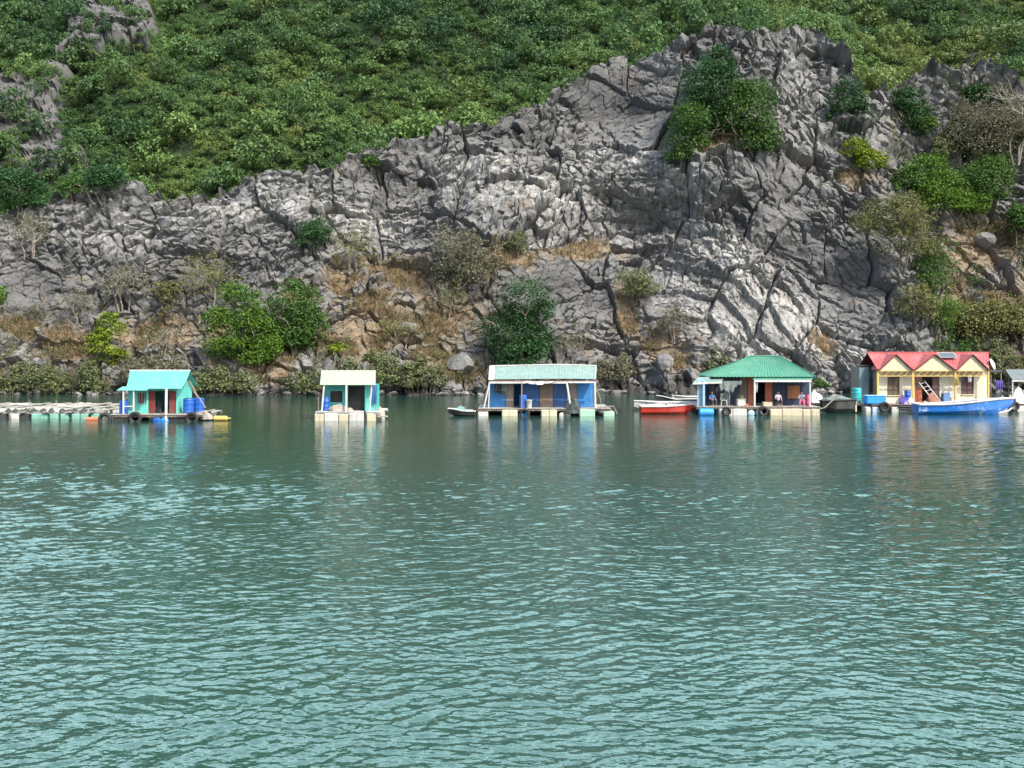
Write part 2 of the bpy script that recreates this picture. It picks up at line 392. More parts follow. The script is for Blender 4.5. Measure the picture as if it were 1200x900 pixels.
# ------------------------------------------------------------------ foliage
def leaf_cloud(lobes, n_clump, n_leaf, size, rng, up=.5, clump_r=.28, low=-.35, nj=.5):
    """leaf quads in clumps over ellipsoid lobes -> V (n*4,3), var (n*4)"""
    cs, ns, sc = [], [], []
    wgt = np.array([l[3]*l[5] for l in lobes]); wgt = wgt/wgt.sum()
    pick = rng.choice(len(lobes), n_clump, p=wgt)
    L = np.array(lobes)[pick]
    d = rng.normal(size=(n_clump, 3)); d /= np.linalg.norm(d, axis=1)[:, None]
    d[:, 2] = np.where(d[:, 2] < low, -d[:, 2], d[:, 2])
    rr = rng.uniform(.62, 1.08, n_clump)[:, None]
    c = L[:, :3] + d*L[:, 3:6]*rr
    crad = (L[:, 3:6].min(1)*clump_r*rng.uniform(.7, 1.5, n_clump))
    cvar = rng.uniform(0, 1, n_clump)
    c = np.repeat(c, n_leaf, 0); dn = np.repeat(d, n_leaf, 0); cr = np.repeat(crad, n_leaf)[:, None]
    off = rng.normal(size=c.shape)*cr*np.array([.75, .75, .5])
    p = c + off
    nrm = dn*.55 + np.array([0, 0, up]) + rng.normal(size=c.shape)*nj
    nrm /= np.linalg.norm(nrm, axis=1)[:, None]
    t1 = np.cross(nrm, rng.normal(size=c.shape)); t1 /= np.linalg.norm(t1, axis=1)[:, None]
    t2 = np.cross(nrm, t1)
    s = (size*rng.uniform(.6, 1.35, len(p)))[:, None]
    t1, t2 = t1*s, t2*s*.62
    V = np.stack([p-t1, p-t2*.9+t1*.1, p+t1, p+t2*.9+t1*.1], 1)
    var = np.clip(np.repeat(cvar, n_leaf) + rng.normal(size=len(p))*.16, 0, 1)
    return V.reshape(-1, 3), np.repeat(var, 4)
def quads(n): return np.arange(n).reshape(-1, 4)

def forest():
    rng = np.random.default_rng(12)
    temps = []
    for k in range(14):
        lob = [(0, 0, .55, .62, .62, .5)]
        for q in range(rng.integers(3, 6)):
            an = rng.uniform(0, 6.28); rr = rng.uniform(.3, .6)
            r = rng.uniform(.32, .52)
            lob.append((rr*math.cos(an), rr*math.sin(an), rng.uniform(.3, .95), r, r, r*.8))
        V, var = leaf_cloud(lob, 78, 6, .078, rng, up=.42, clump_r=.30, low=-.15)
        temps.append((V, var))
    # candidate points over the hill, thinned so that crowns stand about a crown apart
    nr, nc = HU.shape
    pts = []
    cell = {}
    n_try = 230000
    ii = rng.uniform(0, nr-1.01, n_try); jj = rng.uniform(0, nc-1.01, n_try)
    a, b = ii.astype(int), jj.astype(int); fa, fb = (ii-a)[:, None], (jj-b)[:, None]
    Q = (HV[a, b]*(1-fa)+HV[a+1, b]*fa)*(1-fb) + (HV[a, b+1]*(1-fa)+HV[a+1, b+1]*fa)*fb
    RM = h_rock[a, b]; PP = HP[a, b]; UU = HU[a, b]
    big = fbm(Q[:, 0]/13, Q[:, 1]/13, 301, 3)
    for k in range(n_try):
        if (RM[k] > .5 and rng.random() < (.99 if PP[k] < 80 else .93)) or (RM[k] > .25 and rng.random() < .5) or PP[k] < -190 or UU[k] < -200 or UU[k] > 1400: continue
        x, y, z = Q[k]
        R = 1.0 + 2.7*rng.random()**3.0 + .45*big[k]
        if k > n_try*.5: R = .85 + .75*rng.random()
        if PP[k] < -30: R *= 1.5
        R = max(.85, R)
        g = (int(x//2.0), int(y//2.0), int(z//2.0)); ok = True
        for dx in (-1, 0, 1):
            for dy in (-1, 0, 1):
                for dz in (-1, 0, 1):
                    for q in cell.get((g[0]+dx, g[1]+dy, g[2]+dz), ()):
                        if (q[0]-x)**2+(q[1]-y)**2+(q[2]-z)**2 < (.46*(q[3]+R))**2*.75: ok = False; break
                    if not ok: break
                if not ok: break
            if not ok: break
        if not ok: continue
        cell.setdefault(g, []).append((x, y, z, R)); pts.append((x, y, z, R, PP[k], UU[k]))
    print('forest crowns', len(pts))
    Vs, vs, hs = [], [], []
    for x, y, z, R, p, u in pts:
        V, var = temps[rng.integers(len(temps))]
        zo = R*rng.uniform(-.1, .55) + .35*max(0, R-1.6); an = rng.uniform(0, 6.28); ca, sa = math.cos(an), math.sin(an)
        W = V*np.array([R, R, R*rng.uniform(.85, 1.45)])
        W = np.stack([W[:, 0]*ca-W[:, 1]*sa + x, W[:, 0]*sa+W[:, 1]*ca + y, W[:, 2] + z + zo - .3*R], -1)
        Vs.append(W)
        n1 = float(vnoise(np.array([x/11]), np.array([z/9]), 400)[0]); n2 = float(vnoise(np.array([x/5+9]), np.array([z/4]), 410)[0])
        low = float(sstep(-60, 200, np.array([p]))[()]) if False else min(1, max(0, (p+20)/220))
        base = .20 + .40*low + .75*n1 + .20*rng.normal() - (.35 if rng.random() < .10 else 0)
        vs.append(np.clip(var*.35 + base*.85, 0, 1))
        hue = max(0, .7*n2 + .4*n1 + .22*(low-.4) + (.35 if (u > 1000 and n2 > 0) else 0) - .10)
        if rng.random() < .02: hue += .5
        hs.append(np.full(len(var), min(.85, hue)))
    V = np.concatenate(Vs)
    o = np_mesh('forest', V, quads(len(V)), M_FOREST, dict(var=np.concatenate(vs), hue=np.concatenate(hs)))
    o['kind'] = 'stuff'; tag(o, 'dense green forest covering the whole hillside above the grey cliff', 'forest')
forest()

# ------------------------------------------------------------------ mesh builder for solid parts
class MB:
    def __init__(s): s.v = []; s.f = []
    def add(s, vs, fs):
        n = len(s.v); s.v += [tuple(v) for v in vs]; s.f += [tuple(i+n for i in f) for f in fs]; return s
    def box(s, x0, x1, y0, y1, z0, z1):
        return s.add([(x, y, z) for z in (z0, z1) for y in (y0, y1) for x in (x0, x1)],
                     [(0, 2, 3, 1), (4, 5, 7, 6), (0, 1, 5, 4), (2, 6, 7, 3), (0, 4, 6, 2), (1, 3, 7, 5)])
    def obox(s, c, size, rot=(0, 0, 0)):
        M = Euler(rot).to_matrix(); h = Vector(size)/2; c = Vector(c)
        return s.add([c + M @ Vector((x*h.x, y*h.y, z*h.z)) for z in (-1, 1) for y in (-1, 1) for x in (-1, 1)],
                     [(0, 2, 3, 1), (4, 5, 7, 6), (0, 1, 5, 4), (2, 6, 7, 3), (0, 4, 6, 2), (1, 3, 7, 5)])
    def rbox(s, x0, x1, y0, y1, z0, z1, r=.03):
        """a block with chamfered edges: stacked rings"""
        rings = []
        for z, q in ((z0, r), (z0+r, 0), (z1-r, 0), (z1, r)):
            a, b, c, d = x0+q, x1-q, y0+q, y1-q; e = r
            rings.append([(a+e, c, z), (b-e, c, z), (b, c+e, z), (b, d-e, z), (b-e, d, z), (a+e, d, z), (a, d-e, z), (a, c+e, z)])
        return s.loft(rings)
    def loft(s, rings, cap=True, closed=True):
        n = len(rings[0]); vs = [p for r in rings for p in r]; fs = []
        for i in range(len(rings)-1):
            for j in range(n if closed else n-1):
                k = (j+1) % n
                fs.append((i*n+j, i*n+k, (i+1)*n+k, (i+1)*n+j))
        if cap: fs += [tuple(reversed(range(n))), tuple(range((len(rings)-1)*n, len(rings)*n))]
        return s.add(vs, fs)
    def tube(s, pts, rs, n=6, cap=True):
        pts = [Vector(p) for p in pts]
        if isinstance(rs, (int, float)): rs = [rs]*len(pts)
        rings = []; up = Vector((.31, .17, .93))
        for i, p in enumerate(pts):
            d = (pts[min(i+1, len(pts)-1)] - pts[max(i-1, 0)])
            if d.length < 1e-9: d = Vector((0, 0, 1))
            d.normalize(); a = d.cross(up)
            if a.length < .05: a = d.cross(Vector((1, 0, 0)))
            a.normalize(); b = d.cross(a)
            rings.append([p + (a*math.cos(t) + b*math.sin(t))*rs[i] for t in (2*math.pi*q/n for q in range(n))])
        return s.loft(rings, cap)
    def lathe(s, c, prof, n=14, axis='z'):
        c = Vector(c); rings = []
        for r, h in prof:
            ring = []
            for q in range(n):
                t = 2*math.pi*q/n; a, b = r*math.cos(t), r*math.sin(t)
                ring.append(c + Vector({'z': (a, b, h), 'x': (h, a, b), 'y': (a, h, b)}[axis]))
            rings.append(ring)
        return s.loft(rings)
    def torus(s, c, R, r, axis=(0, 1, 0), n=18, m=8, squash=1.0):
        c = Vector(c); q = Vector(axis).to_track_quat('Z', 'Y'); vs = []; fs = []
        for i in range(n):
            t = 2*math.pi*i/n
            for j in range(m):
                u = 2*math.pi*j/m
                vs.append(c + q @ Vector(((R+r*math.cos(u))*math.cos(t), (R+r*math.cos(u))*math.sin(t), r*squash*math.sin(u))))
                fs.append((i*m+j, ((i+1) % n)*m+j, ((i+1) % n)*m+(j+1) % m, i*m+(j+1) % m))
        return s.add(vs, fs)
    def prism(s, poly, y0, y1):
        """an (x, z) outline given thickness along y"""
        n = len(poly)
        return s.add([(x, y0, z) for x, z in poly] + [(x, y1, z) for x, z in poly],
                     [tuple(range(n)), tuple(reversed(range(n, 2*n)))] + [((i+1) % n, i, i+n, (i+1) % n+n) for i in range(n)])
    def prismx(s, poly, x0, x1):
        """a (y, z) outline given thickness along x"""
        n = len(poly)
        return s.add([(x0, y, z) for y, z in poly] + [(x1, y, z) for y, z in poly],
                     [tuple(range(n)), tuple(reversed(range(n, 2*n)))] + [((i+1) % n, i, i+n, (i+1) % n+n) for i in range(n)])
    def sheet(s, a, b, c, d, pitch=.18, depth=.025, th=.012, rows=2, sag=0):
        """ribbed metal sheet over the quad a b c d (a-b along the eave, d-c along the ridge); ribs run from eave to ridge"""
        a, b, c, d = map(Vector, (a, b, c, d)); nn = (b-a).cross(d-a).normalized()
        n = max(2, int(max((b-a).length, (c-d).length)/pitch)*4); vs = []; fs = []
        for side in (0, 1):
            for r in range(rows+1):
                v = r/rows
                for i in range(n+1):
                    u = i/n; p = (a*(1-u)+b*u)*(1-v) + (d*(1-u)+c*u)*v
                    hgt = (0, depth, depth, 0)[i % 4] - side*th - sag*math.sin(math.pi*v)
                    vs.append(p + nn*hgt)
        w = n+1; o = w*(rows+1)
        for r in range(rows):
            for i in range(n):
                q = r*w+i
                fs.append((q, q+1, q+1+w, q+w)); fs.append((q+o, q+w+o, q+1+w+o, q+1+o))
        for i in range(n):
            fs.append((i, i+o, i+1+o, i+1)); q = rows*w+i; fs.append((q, q+1, q+1+o, q+o))
        for r in range(rows):
            q = r*w; fs.append((q, q+w, q+w+o, q+o)); q = r*w+n; fs.append((q, q+o, q+w+o, q+w))
        return s.add(vs, fs)
    def build(s, name, mat, parent=None, smooth=False):
        me = bpy.data.meshes.new(name); me.from_pydata([tuple(v) for v in s.v], [], s.f)
        if smooth:
            me.polygons.foreach_set('use_smooth', [True]*len(me.polygons))
            try: me.set_sharp_from_angle(angle=math.radians(40))
            except Exception: pass
        me.materials.append(mat); me.update()
        o = bpy.data.objects.new(name, me); C.objects.link(o)
        if parent: o.parent = parent
        return o

# ------------------------------------------------------------------ trees and shrubs on the cliff
def branches(mb, p, d, L, r, depth, rng, tips):
    q = p + d*L*.5 + Vector(rng.normal(size=3)*L*.06); e = p + d*L + Vector(rng.normal(size=3)*L*.08)
    mb.tube([p, q, e], [r, r*.8, r*.6], 4 if depth > 1 else 3)
    tips.append(e)
    if depth == 0: return
    for k in range(rng.integers(2, 4)):
        dd = (d + Vector(rng.normal(size=3)*.55) + Vector((0, 0, .12))).normalized()
        branches(mb, e, dd, L*rng.uniform(.58, .82), r*.58, depth-1, rng, tips)
PID = [0]
def plant(name, cat, label, px, base, top, w, mat, style='dense', group=None, leaf=.17, dens=1.0, bark=None, lobes=None, depth_w=.8):
    PID[0] += 1; rng = np.random.default_rng(1000 + PID[0])
    p = on_cliff(px, base)
    k = p.y/FPX; W, H = w*k, (base-top)*k
    t = thing(name, label, cat, tuple(p - Vector((0, 0, .15))), group)
    lob = []
    if lobes:                                                     # (dx, dz, rx, rz) as shares of width and height
        for dx, dz, rx, rz in lobes:
            lob.append((dx*W, rng.uniform(-.15, .15)*W, dz*H, rx*W, rx*W*depth_w, rz*H))
            for q in range(3):
                an = rng.uniform(0, 6.28)
                lob.append((dx*W + rx*W*.7*math.cos(an), rng.uniform(-.5, .1)*rx*W, dz*H + rz*H*.7*math.sin(an), rx*W*.5, rx*W*.5*depth_w, rz*H*.5))
    else:
        n = 5 if style != 'scrub' else 13
        for q in range(n):
            dx = rng.uniform(-.32, .32); dz = rng.uniform(.28, .78)
            rx = rng.uniform(.2, .34); rz = rng.uniform(.18, .28)
            if style == 'scrub':
                dx = rng.uniform(-.46, .46); hh = rng.uniform(.45, 1.0)*(1-.5*abs(dx)); dz = hh*.5; rx = rng.uniform(.07, .15); rz = hh*.48
            lob.append((dx*W, rng.uniform(-.3, .2)*W*depth_w, dz*H, rx*W, rx*W*depth_w, rz*H))
        if style != 'scrub': lob.append((0, 0, .5*H, .36*W, .36*W*depth_w, .34*H))
    area = W*H
    tips = []
    def stem(*a):
        m_ = MB(); branches(m_, *a); m_.build('trunk', bark or BARK, t)
    if style in ('bare', 'sparse', 'scrub'):
        stems = {'bare': 3, 'sparse': 3, 'scrub': 7}[style]
        for q in range(stems):
            x = rng.uniform(-.2, .2)*W if style != 'scrub' else rng.uniform(-.45, .45)*W
            d = Vector((x/W*1.1, -.15+rng.normal()*.1, 1)).normalized()
            stem(Vector((x*.6 if style != 'scrub' else x, rng.normal()*.1, -.3)), d, H*(.36 if style != 'scrub' else .3), (.035 + .012*H)*(.8 if style == 'scrub' else 1), 4 if style != 'scrub' else 3, rng, tips)
    else:
        d = Vector((rng.normal()*.1, -.12, 1)).normalized()
        for q in range(2):
            stem(Vector((rng.normal()*.08*W, 0, -.4)), (d+Vector((rng.normal()*.25, 0, 0))).normalized(), H*.34, .05+.018*H, 2, rng, tips)
    for q in range(7):                                            # stray tufts break the outline
        l = lob[rng.integers(len(lob))]; an = rng.uniform(-.3, 3.5)
        lob.append((l[0]+l[3]*1.05*math.cos(an), l[1]-.3*l[4]*rng.random(), l[2]+l[5]*1.05*math.sin(an), l[3]*.3, l[4]*.3, l[5]*.3))
    dn = {'dense': 30, 'sparse': 19, 'bare': 4.5, 'scrub': 28}[style]*dens
    ncl = int(np.clip(area*dn, 14, 2600))
    up = {'dense': .75, 'sparse': .5, 'bare': .4, 'scrub': .55}[style]
    V, var = leaf_cloud(lob, ncl, 9, leaf, rng, up=up, clump_r=.3, low=-.6)
    if style in ('bare', 'sparse') and tips:
        T = np.array([tuple(x) for x in tips]); T = T[rng.integers(0, len(T), max(8, ncl//2))]
        L2 = [(x, y, z, .25, .25, .2) for x, y, z in T]
        V2, v2 = leaf_cloud(L2, len(L2), 6, leaf*.85, rng, up=up, clump_r=.6)
        V = np.concatenate([V, V2]); var = np.concatenate([var, v2])
    np_mesh('crown', V, quads(len(V)), mat, dict(var=var), parent=t)
    return t
G_CL = 'trees and shrubs rooted in the cliff'
G_SH = 'scrub along the foot of the cliff'
PL = [
 # name, cat, label, px, base, top, width, mat, style, group, lobes
 ('tree', 'tree', 'large dark green tree in the high cleft, crown topmost of the clump below the peak', 832, 150, 55, 74, M_DARK, 'dense', G_CL, [(.08, .82, .24, .17), (-.12, .55, .40, .24), (.12, .45, .38, .26), (-.1, .22, .46, .22)]),
 ('tree', 'tree', 'broad dark tree at the right of the high cleft clump, touching bare grey slabs', 876, 180, 92, 66, M_MID, 'dense', G_CL, [(.1, .74, .36, .22), (-.05, .45, .44, .26), (.1, .16, .40, .16)]),
 ('tree', 'tree', 'low mixed green tree at the left foot of the high cleft clump, above pale ledge', 806, 196, 126, 56, M_MID, 'dense', G_CL, [(.05, .75, .42, .24), (-.05, .42, .42, .26), (-.1, .14, .36, .14)]),
 ('tree', 'tree', 'small dark tree filling the middle of the high cleft between two larger crowns', 846, 165, 108, 44, M_DARK, 'dense', G_CL, None),
 ('tree', 'tree', 'dark grey green tree standing in the notch right of the tallest peak', 999, 158, 92, 50, M_DARK, 'dense', G_CL, [(-.05, .6, .4, .35), (.25, .35, .3, .22), (-.2, .25, .3, .22)]),
 ('tree', 'tree', 'narrow dark teal tree against the grey pinnacle on the right ridge', 1069, 160, 104, 40, M_DARK, 'dense', G_CL, [(-.1, .75, .4, .24), (.1, .4, .42, .26), (.2, .15, .3, .15)]),
 ('shrub', 'shrub', 'small light green shrub just below the narrow dark teal tree', 1082, 160, 130, 30, M_BRIGHT, 'dense', G_CL, None),
 ('shrub', 'shrub', 'vivid yellow green shrub alone on the slope under the notch tree', 1013, 202, 160, 46, M_YELLOW, 'dense', G_CL, [(-.2, .65, .32, .28), (.15, .3, .36, .28)]),
 ('shrub', 'shrub', 'dark green shrub tucked under the flat topped rocks of the right ridge', 1140, 128, 94, 38, M_DARK, 'dense', G_CL, None),
 ('tree', 'tree', 'big grey half leafless tree high on the right slope, pale thin branches', 1142, 205, 118, 92, M_GREY, 'sparse', G_CL, None),
 ('tree', 'tree', 'tall dead tree with a pale bare trunk at the right edge', 1190, 190, 92, 34, M_GREY, 'bare', G_CL, None),
 ('tree', 'tree', 'spreading bright green tree on the right slope above brown bare earth', 1090, 250, 176, 82, M_BRIGHT, 'dense', G_CL, [(-.1, .7, .3, .22), (-.15, .3, .4, .26), (.25, .4, .34, .24)]),
 ('tree', 'tree', 'mid green tree right of the spreading bright tree on the upper right slope', 1150, 246, 180, 70, M_MID, 'dense', G_CL, None),
 ('shrub', 'shrub', 'green shrub at the right edge beside the brown bare earth', 1192, 286, 236, 36, M_MID, 'dense', G_CL, None),
 ('tree', 'tree', 'rounded straw brown dry tree beside the great smooth slabs', 1042, 316, 224, 86, M_OLIVE, 'sparse', G_CL, [(-.1, .65, .4, .28), (.15, .35, .42, .26)]),
 ('tree', 'tree', 'yellowish green tree directly below the rounded straw brown tree', 1086, 356, 282, 60, M_MID, 'sparse', G_CL, None),
 ('shrub', 'shrub', 'yellow green bush lower on the gully, above the red roof', 1096, 402, 346, 44, M_BRIGHT, 'sparse', G_CL, None),
 ('shrub', 'shrub', 'wide olive green bush over the ridge of the red roof', 1140, 408, 346, 92, M_OLIVE, 'dense', G_CL, None),
 ('shrub', 'shrub', 'olive bush at the right edge level with the wide olive one', 1192, 402, 352, 60, M_OLIVE, 'dense', G_CL, None),
 ('shrub', 'shrub', 'dark shaded green bush close behind the red roof', 1118, 436, 386, 66, M_MID, 'scrub', G_SH, None),
 ('shrub', 'shrub', 'dull green bush behind the satellite dish', 1168, 446, 388, 62, M_SCRUB, 'scrub', G_SH, None),
 ('tree', 'tree', 'dense dark green two tiered tree rising behind the grey green roof', 607, 430, 326, 82, M_DARK, 'dense', G_CL, [(.12, .74, .38, .25), (-.1, .36, .42, .24), (.0, .14, .4, .18), (.25, .3, .26, .2)]),
 ('tree', 'tree', 'largest bright green leafy tree on the lower left slope', 288, 426, 334, 88, M_BRIGHT, 'dense', G_CL, [(-.02, .72, .32, .26), (-.18, .38, .34, .3), (.22, .34, .32, .3), (.05, .2, .36, .2)]),
 ('tree', 'tree', 'second bright green tree, touching the largest one on its right side', 347, 416, 328, 66, M_MID, 'dense', G_CL, [(.0, .72, .38, .24), (-.15, .4, .4, .3), (.2, .35, .35, .26)]),
 ('shrub', 'sapling', 'slim yellow green sapling on the brown slope above the rock farm raft', 128, 428, 368, 42, M_YELLOW, 'dense', G_CL, [(.0, .75, .38, .24), (-.12, .42, .34, .24), (.15, .16, .4, .18)]),
 ('shrub', 'shrub', 'small bright yellow green bush beside the foot of the second bright tree', 398, 418, 398, 34, M_YELLOW, 'dense', G_CL, None),
 ('tree', 'tree', 'thin bare brown tree with pale stem on the left rock face', 148, 365, 305, 66, M_GREY, 'bare', G_CL, None),
 ('tree', 'tree', 'bare olive tree growing in front of the dark rock band, upper of its pair', 242, 375, 295, 74, M_OLIVE, 'bare', G_CL, None),
 ('shrub', 'shrub', 'thin yellowish shrub left of the bare olive tree', 200, 365, 328, 40, M_OLIVE, 'sparse', G_CL, None),
 ('tree', 'tree', 'dark pine like tree clinging to the pale rocks at mid height', 372, 296, 252, 54, M_DARK, 'sparse', G_CL, None),
 ('tree', 'tree', 'loose olive brown tree right of the pine like tree', 414, 318, 262, 50, M_OLIVE, 'bare', G_CL, None),
 ('tree', 'tree', 'wide brown grey leafless tree in the middle of the cliff', 540, 348, 266, 76, M_GREY, 'sparse', G_CL, None),
 ('shrub', 'shrub', 'low grey shrub just under the wide leafless tree', 524, 372, 330, 40, M_SCRUB, 'bare', G_CL, None),
 ('shrub', 'shrub', 'small dull green shrub on the orange ledge in the middle cliff', 602, 300, 272, 34, M_SCRUB, 'sparse', G_CL, None),
 ('shrub', 'shrub', 'round grey olive shrub on the smooth slope above the green hip roof', 746, 358, 314, 48, M_SCRUB, 'sparse', G_CL, None),
 ('shrub', 'shrub', 'dark twiggy shrub in the crack right of the round grey one', 790, 398, 352, 46, M_GREY, 'bare', G_CL, None),
 ('shrub', 'shrub', 'dry pale shrub on the left rock shoulder below the ridge', 34, 300, 248, 60, M_GREY, 'bare', G_CL, None),
 ('tree', 'tree', 'rounded dark green tree on the ridge at the left edge', 20, 252, 194, 70, M_DARK, 'dense', G_CL, [(-.1, .55, .42, .36), (.22, .4, .3, .28)]),
 ('tree', 'tree', 'dark green tree on the left ridge beside a pale rock, second from the edge', 122, 236, 188, 54, M_DARK, 'dense', G_CL, None),
 ('shrub', 'shrub', 'olive green bush on the left ridge between forest and grey rocks', 84, 236, 200, 34, M_MID, 'dense', G_CL, None),
 ('shrub', 'shrub', 'small green bush on the ridge where the cliff starts to climb', 433, 202, 180, 26, M_MID, 'dense', G_CL, None),
 ('shrub', 'shrub', 'bright green bush at the left edge halfway down the rock', -4, 372, 332, 22, M_BRIGHT, 'dense', G_CL, None),
 ('shrub', 'shrub', 'tawny dry bush among the grey slabs under the left shoulder', 96, 376, 334, 40, M_GREY, 'bare', G_CL, None),
 ('shrub', 'scrub', 'green grey scrub at the left edge of the shore', 24, 462, 414, 66, M_SCRUB, 'scrub', G_SH, None),
 ('shrub', 'scrub', 'grey green scrub on the shore left of the turquoise roof', 92, 464, 410, 76, M_SCRUB, 'scrub', G_SH, None),
 ('shrub', 'scrub', 'brown twiggy scrub right above the turquoise roof', 184, 450, 404, 70, M_GREY, 'scrub', G_SH, None),
 ('shrub', 'scrub', 'dull green scrub on the shore just right of the turquoise house', 262, 462, 418, 76, M_SCRUB, 'scrub', G_SH, None),
 ('shrub', 'scrub', 'low scrub on the shore left of the cream roof', 354, 462, 420, 54, M_SCRUB, 'scrub', G_SH, None),
 ('shrub', 'scrub', 'wide mound of dull green scrub behind the cream roof', 440, 458, 400, 96, M_SCRUB, 'scrub', G_SH, None),
 ('shrub', 'scrub', 'low dull green scrub right of the wide mound', 496, 458, 410, 56, M_SCRUB, 'scrub', G_SH, None),
 ('shrub', 'scrub', 'brown scrub on the shore right of the grey green roof', 726, 452, 412, 70, M_GREY, 'scrub', G_SH, None),
 ('shrub', 'scrub', 'grey green scrub at the left eave of the green hip roof', 840, 446, 402, 50, M_SCRUB, 'scrub', G_SH, None),
 ('shrub', 'scrub', 'thin twigs on brown earth above the grey green roof', 668, 424, 388, 52, M_GREY, 'bare', G_SH, None),
 ('shrub', 'scrub', 'straw coloured scrub on the earth slope left of the dark tree', 470, 404, 372, 60, M_OLIVE, 'bare', G_SH, None),
 ('shrub', 'scrub', 'dry brown scrub between sapling and largest bright tree', 190, 412, 376, 60, M_GREY, 'bare', G_SH, None),
 ('shrub', 'shrub', 'grey green bush filling the gap between right ridge and big grey tree', 1112, 190, 132, 60, M_SCRUB, 'scrub', G_CL, None),
 ('shrub', 'shrub', 'dull olive bush under the big grey tree, above the mid green one', 1160, 216, 168, 64, M_SCRUB, 'scrub', G_CL, None),
 ('shrub', 'shrub', 'light green bush left of the spreading bright tree', 1060, 232, 186, 40, M_MID, 'dense', G_CL, None),
 ('shrub', 'shrub', 'light green bush hanging below the spreading bright tree', 1126, 262, 222, 60, M_BRIGHT, 'dense', G_CL, None),
 ('shrub', 'shrub', 'olive scrub below the straw brown tree, on the left bank of the gully', 1068, 384, 330, 40, M_OLIVE, 'sparse', G_CL, None),
 ('shrub', 'shrub', 'dry olive shrub at the left foot of the tall dead tree', 1176, 176, 122, 44, M_OLIVE, 'scrub', G_CL, None),
 ('shrub', 'scrub', 'pale dry scrub on the shore at the right edge', 1200, 446, 412, 36, M_OLIVE, 'scrub', G_SH, None),
]
for nm, cat, lab, px, base, top, w, mat, style, grp, lob in PL:
    plant(nm, cat, lab, px, base, top, w, mat, style, grp, lobes=lob, bark=PALE_BARK if style == 'bare' else None, leaf=.125 if style == 'dense' else .11)

# dry grass and low undergrowth over the earth patches and ledges
def ground_cover():
    rg = np.random.default_rng(61)
    P = CV[:NT-8].reshape(-1, 3); so = c_soil[:NT-8].reshape(-1); pp = CP[:NT-8].reshape(-1); uu_ = CUV[:NT-8].reshape(-1)
    inview = (uu_ > -60) & (uu_ < 1260) & (P[:, 2] > .9)
    def pick(w, n):
        w = np.where(inview, w, 0); return P[rg.choice(len(P), n, p=w/w.sum())]
    nz = np.clip(fbm(P[:, 0]/3, P[:, 2]/2.4, 501, 3)*2 + .5, 0, 1)
    low = sstep(330, 440, pp)*sstep(900, 520, uu_) if False else sstep(330, 440, pp)*(1-sstep(560, 760, uu_))
    Q = pick((sstep(.3, .7, so)*.9 + .10*low)*nz, 6500)
    n = len(Q); k = 6
    B = np.repeat(Q, k, 0) + rg.normal(size=(n*k, 3))*[.12, .08, .03]
    d = rg.normal(size=(n*k, 3))*[.55, .45, .1] + [0, -.15, 1]; d /= np.linalg.norm(d, axis=1)[:, None]
    L = rg.uniform(.22, .62, n*k)[:, None]; s = rg.normal(size=(n*k, 3))*[1, .6, 0]; s /= np.linalg.norm(s, axis=1)[:, None]; s *= .035
    V = np.stack([B-s, B+s, B+d*L+s*.25, B+d*L-s*.25], 1).reshape(-1, 3)
    g = foliage('dry_straw', (.16, .115, .065), (.42, .305, .18), trans=.2)
    o = np_mesh('dry_grass', V, quads(len(V)), g, dict(var=np.repeat(np.repeat(rg.random(n), k)*.7+.3*rg.random(n*k), 4)))
    tag(o, 'tufts of dry straw coloured grass on the earth patches of the cliff', 'grass', kind='stuff')
    crest = np.exp(-((np.arange(NT-8)/(NT-8))[:, None]*np.ones((1, CV.shape[1])) - 1.0)**2/.0009).reshape(-1)*(uu_ < 760)
    Q = pick((.55*low + .30*sstep(.3, .7, so) + .55*GULLY(uu_, pp)*sstep(1010, 1080, uu_) + .30*crest + .012)*nz**2, 3600)
    n = len(Q); k = 16
    B = np.repeat(Q, k, 0) + rg.normal(size=(n*k, 3))*np.repeat(rg.uniform(.12, .5, n), k)[:, None]*[1, .8, .65] + [0, -.1, .15]
    nr_ = rg.normal(size=(n*k, 3)) + [0, -.4, .7]; nr_ /= np.linalg.norm(nr_, axis=1)[:, None]
    t1 = np.cross(nr_, rg.normal(size=nr_.shape)); t1 /= np.linalg.norm(t1, axis=1)[:, None]; t2 = np.cross(nr_, t1)
    q = rg.uniform(.06, .13, n*k)[:, None]
    V = np.stack([B-t1*q, B-t2*q*.6, B+t1*q, B+t2*q*.6], 1).reshape(-1, 3)
    g = foliage('undergrowth_leaves', (.06, .085, .03), (.17, .21, .075), (.24, .20, .12))
    o = np_mesh('undergrowth', V, quads(len(V)), g, dict(var=np.repeat(np.repeat(rg.random(n), k)*.7+.3*rg.random(n*k), 4), hue=np.repeat(np.clip(rg.normal(size=n)*.5, 0, .9), k*4)))
    tag(o, 'low grey green undergrowth scattered over ledges and the foot of the cliff', 'undergrowth', kind='stuff')
ground_cover()

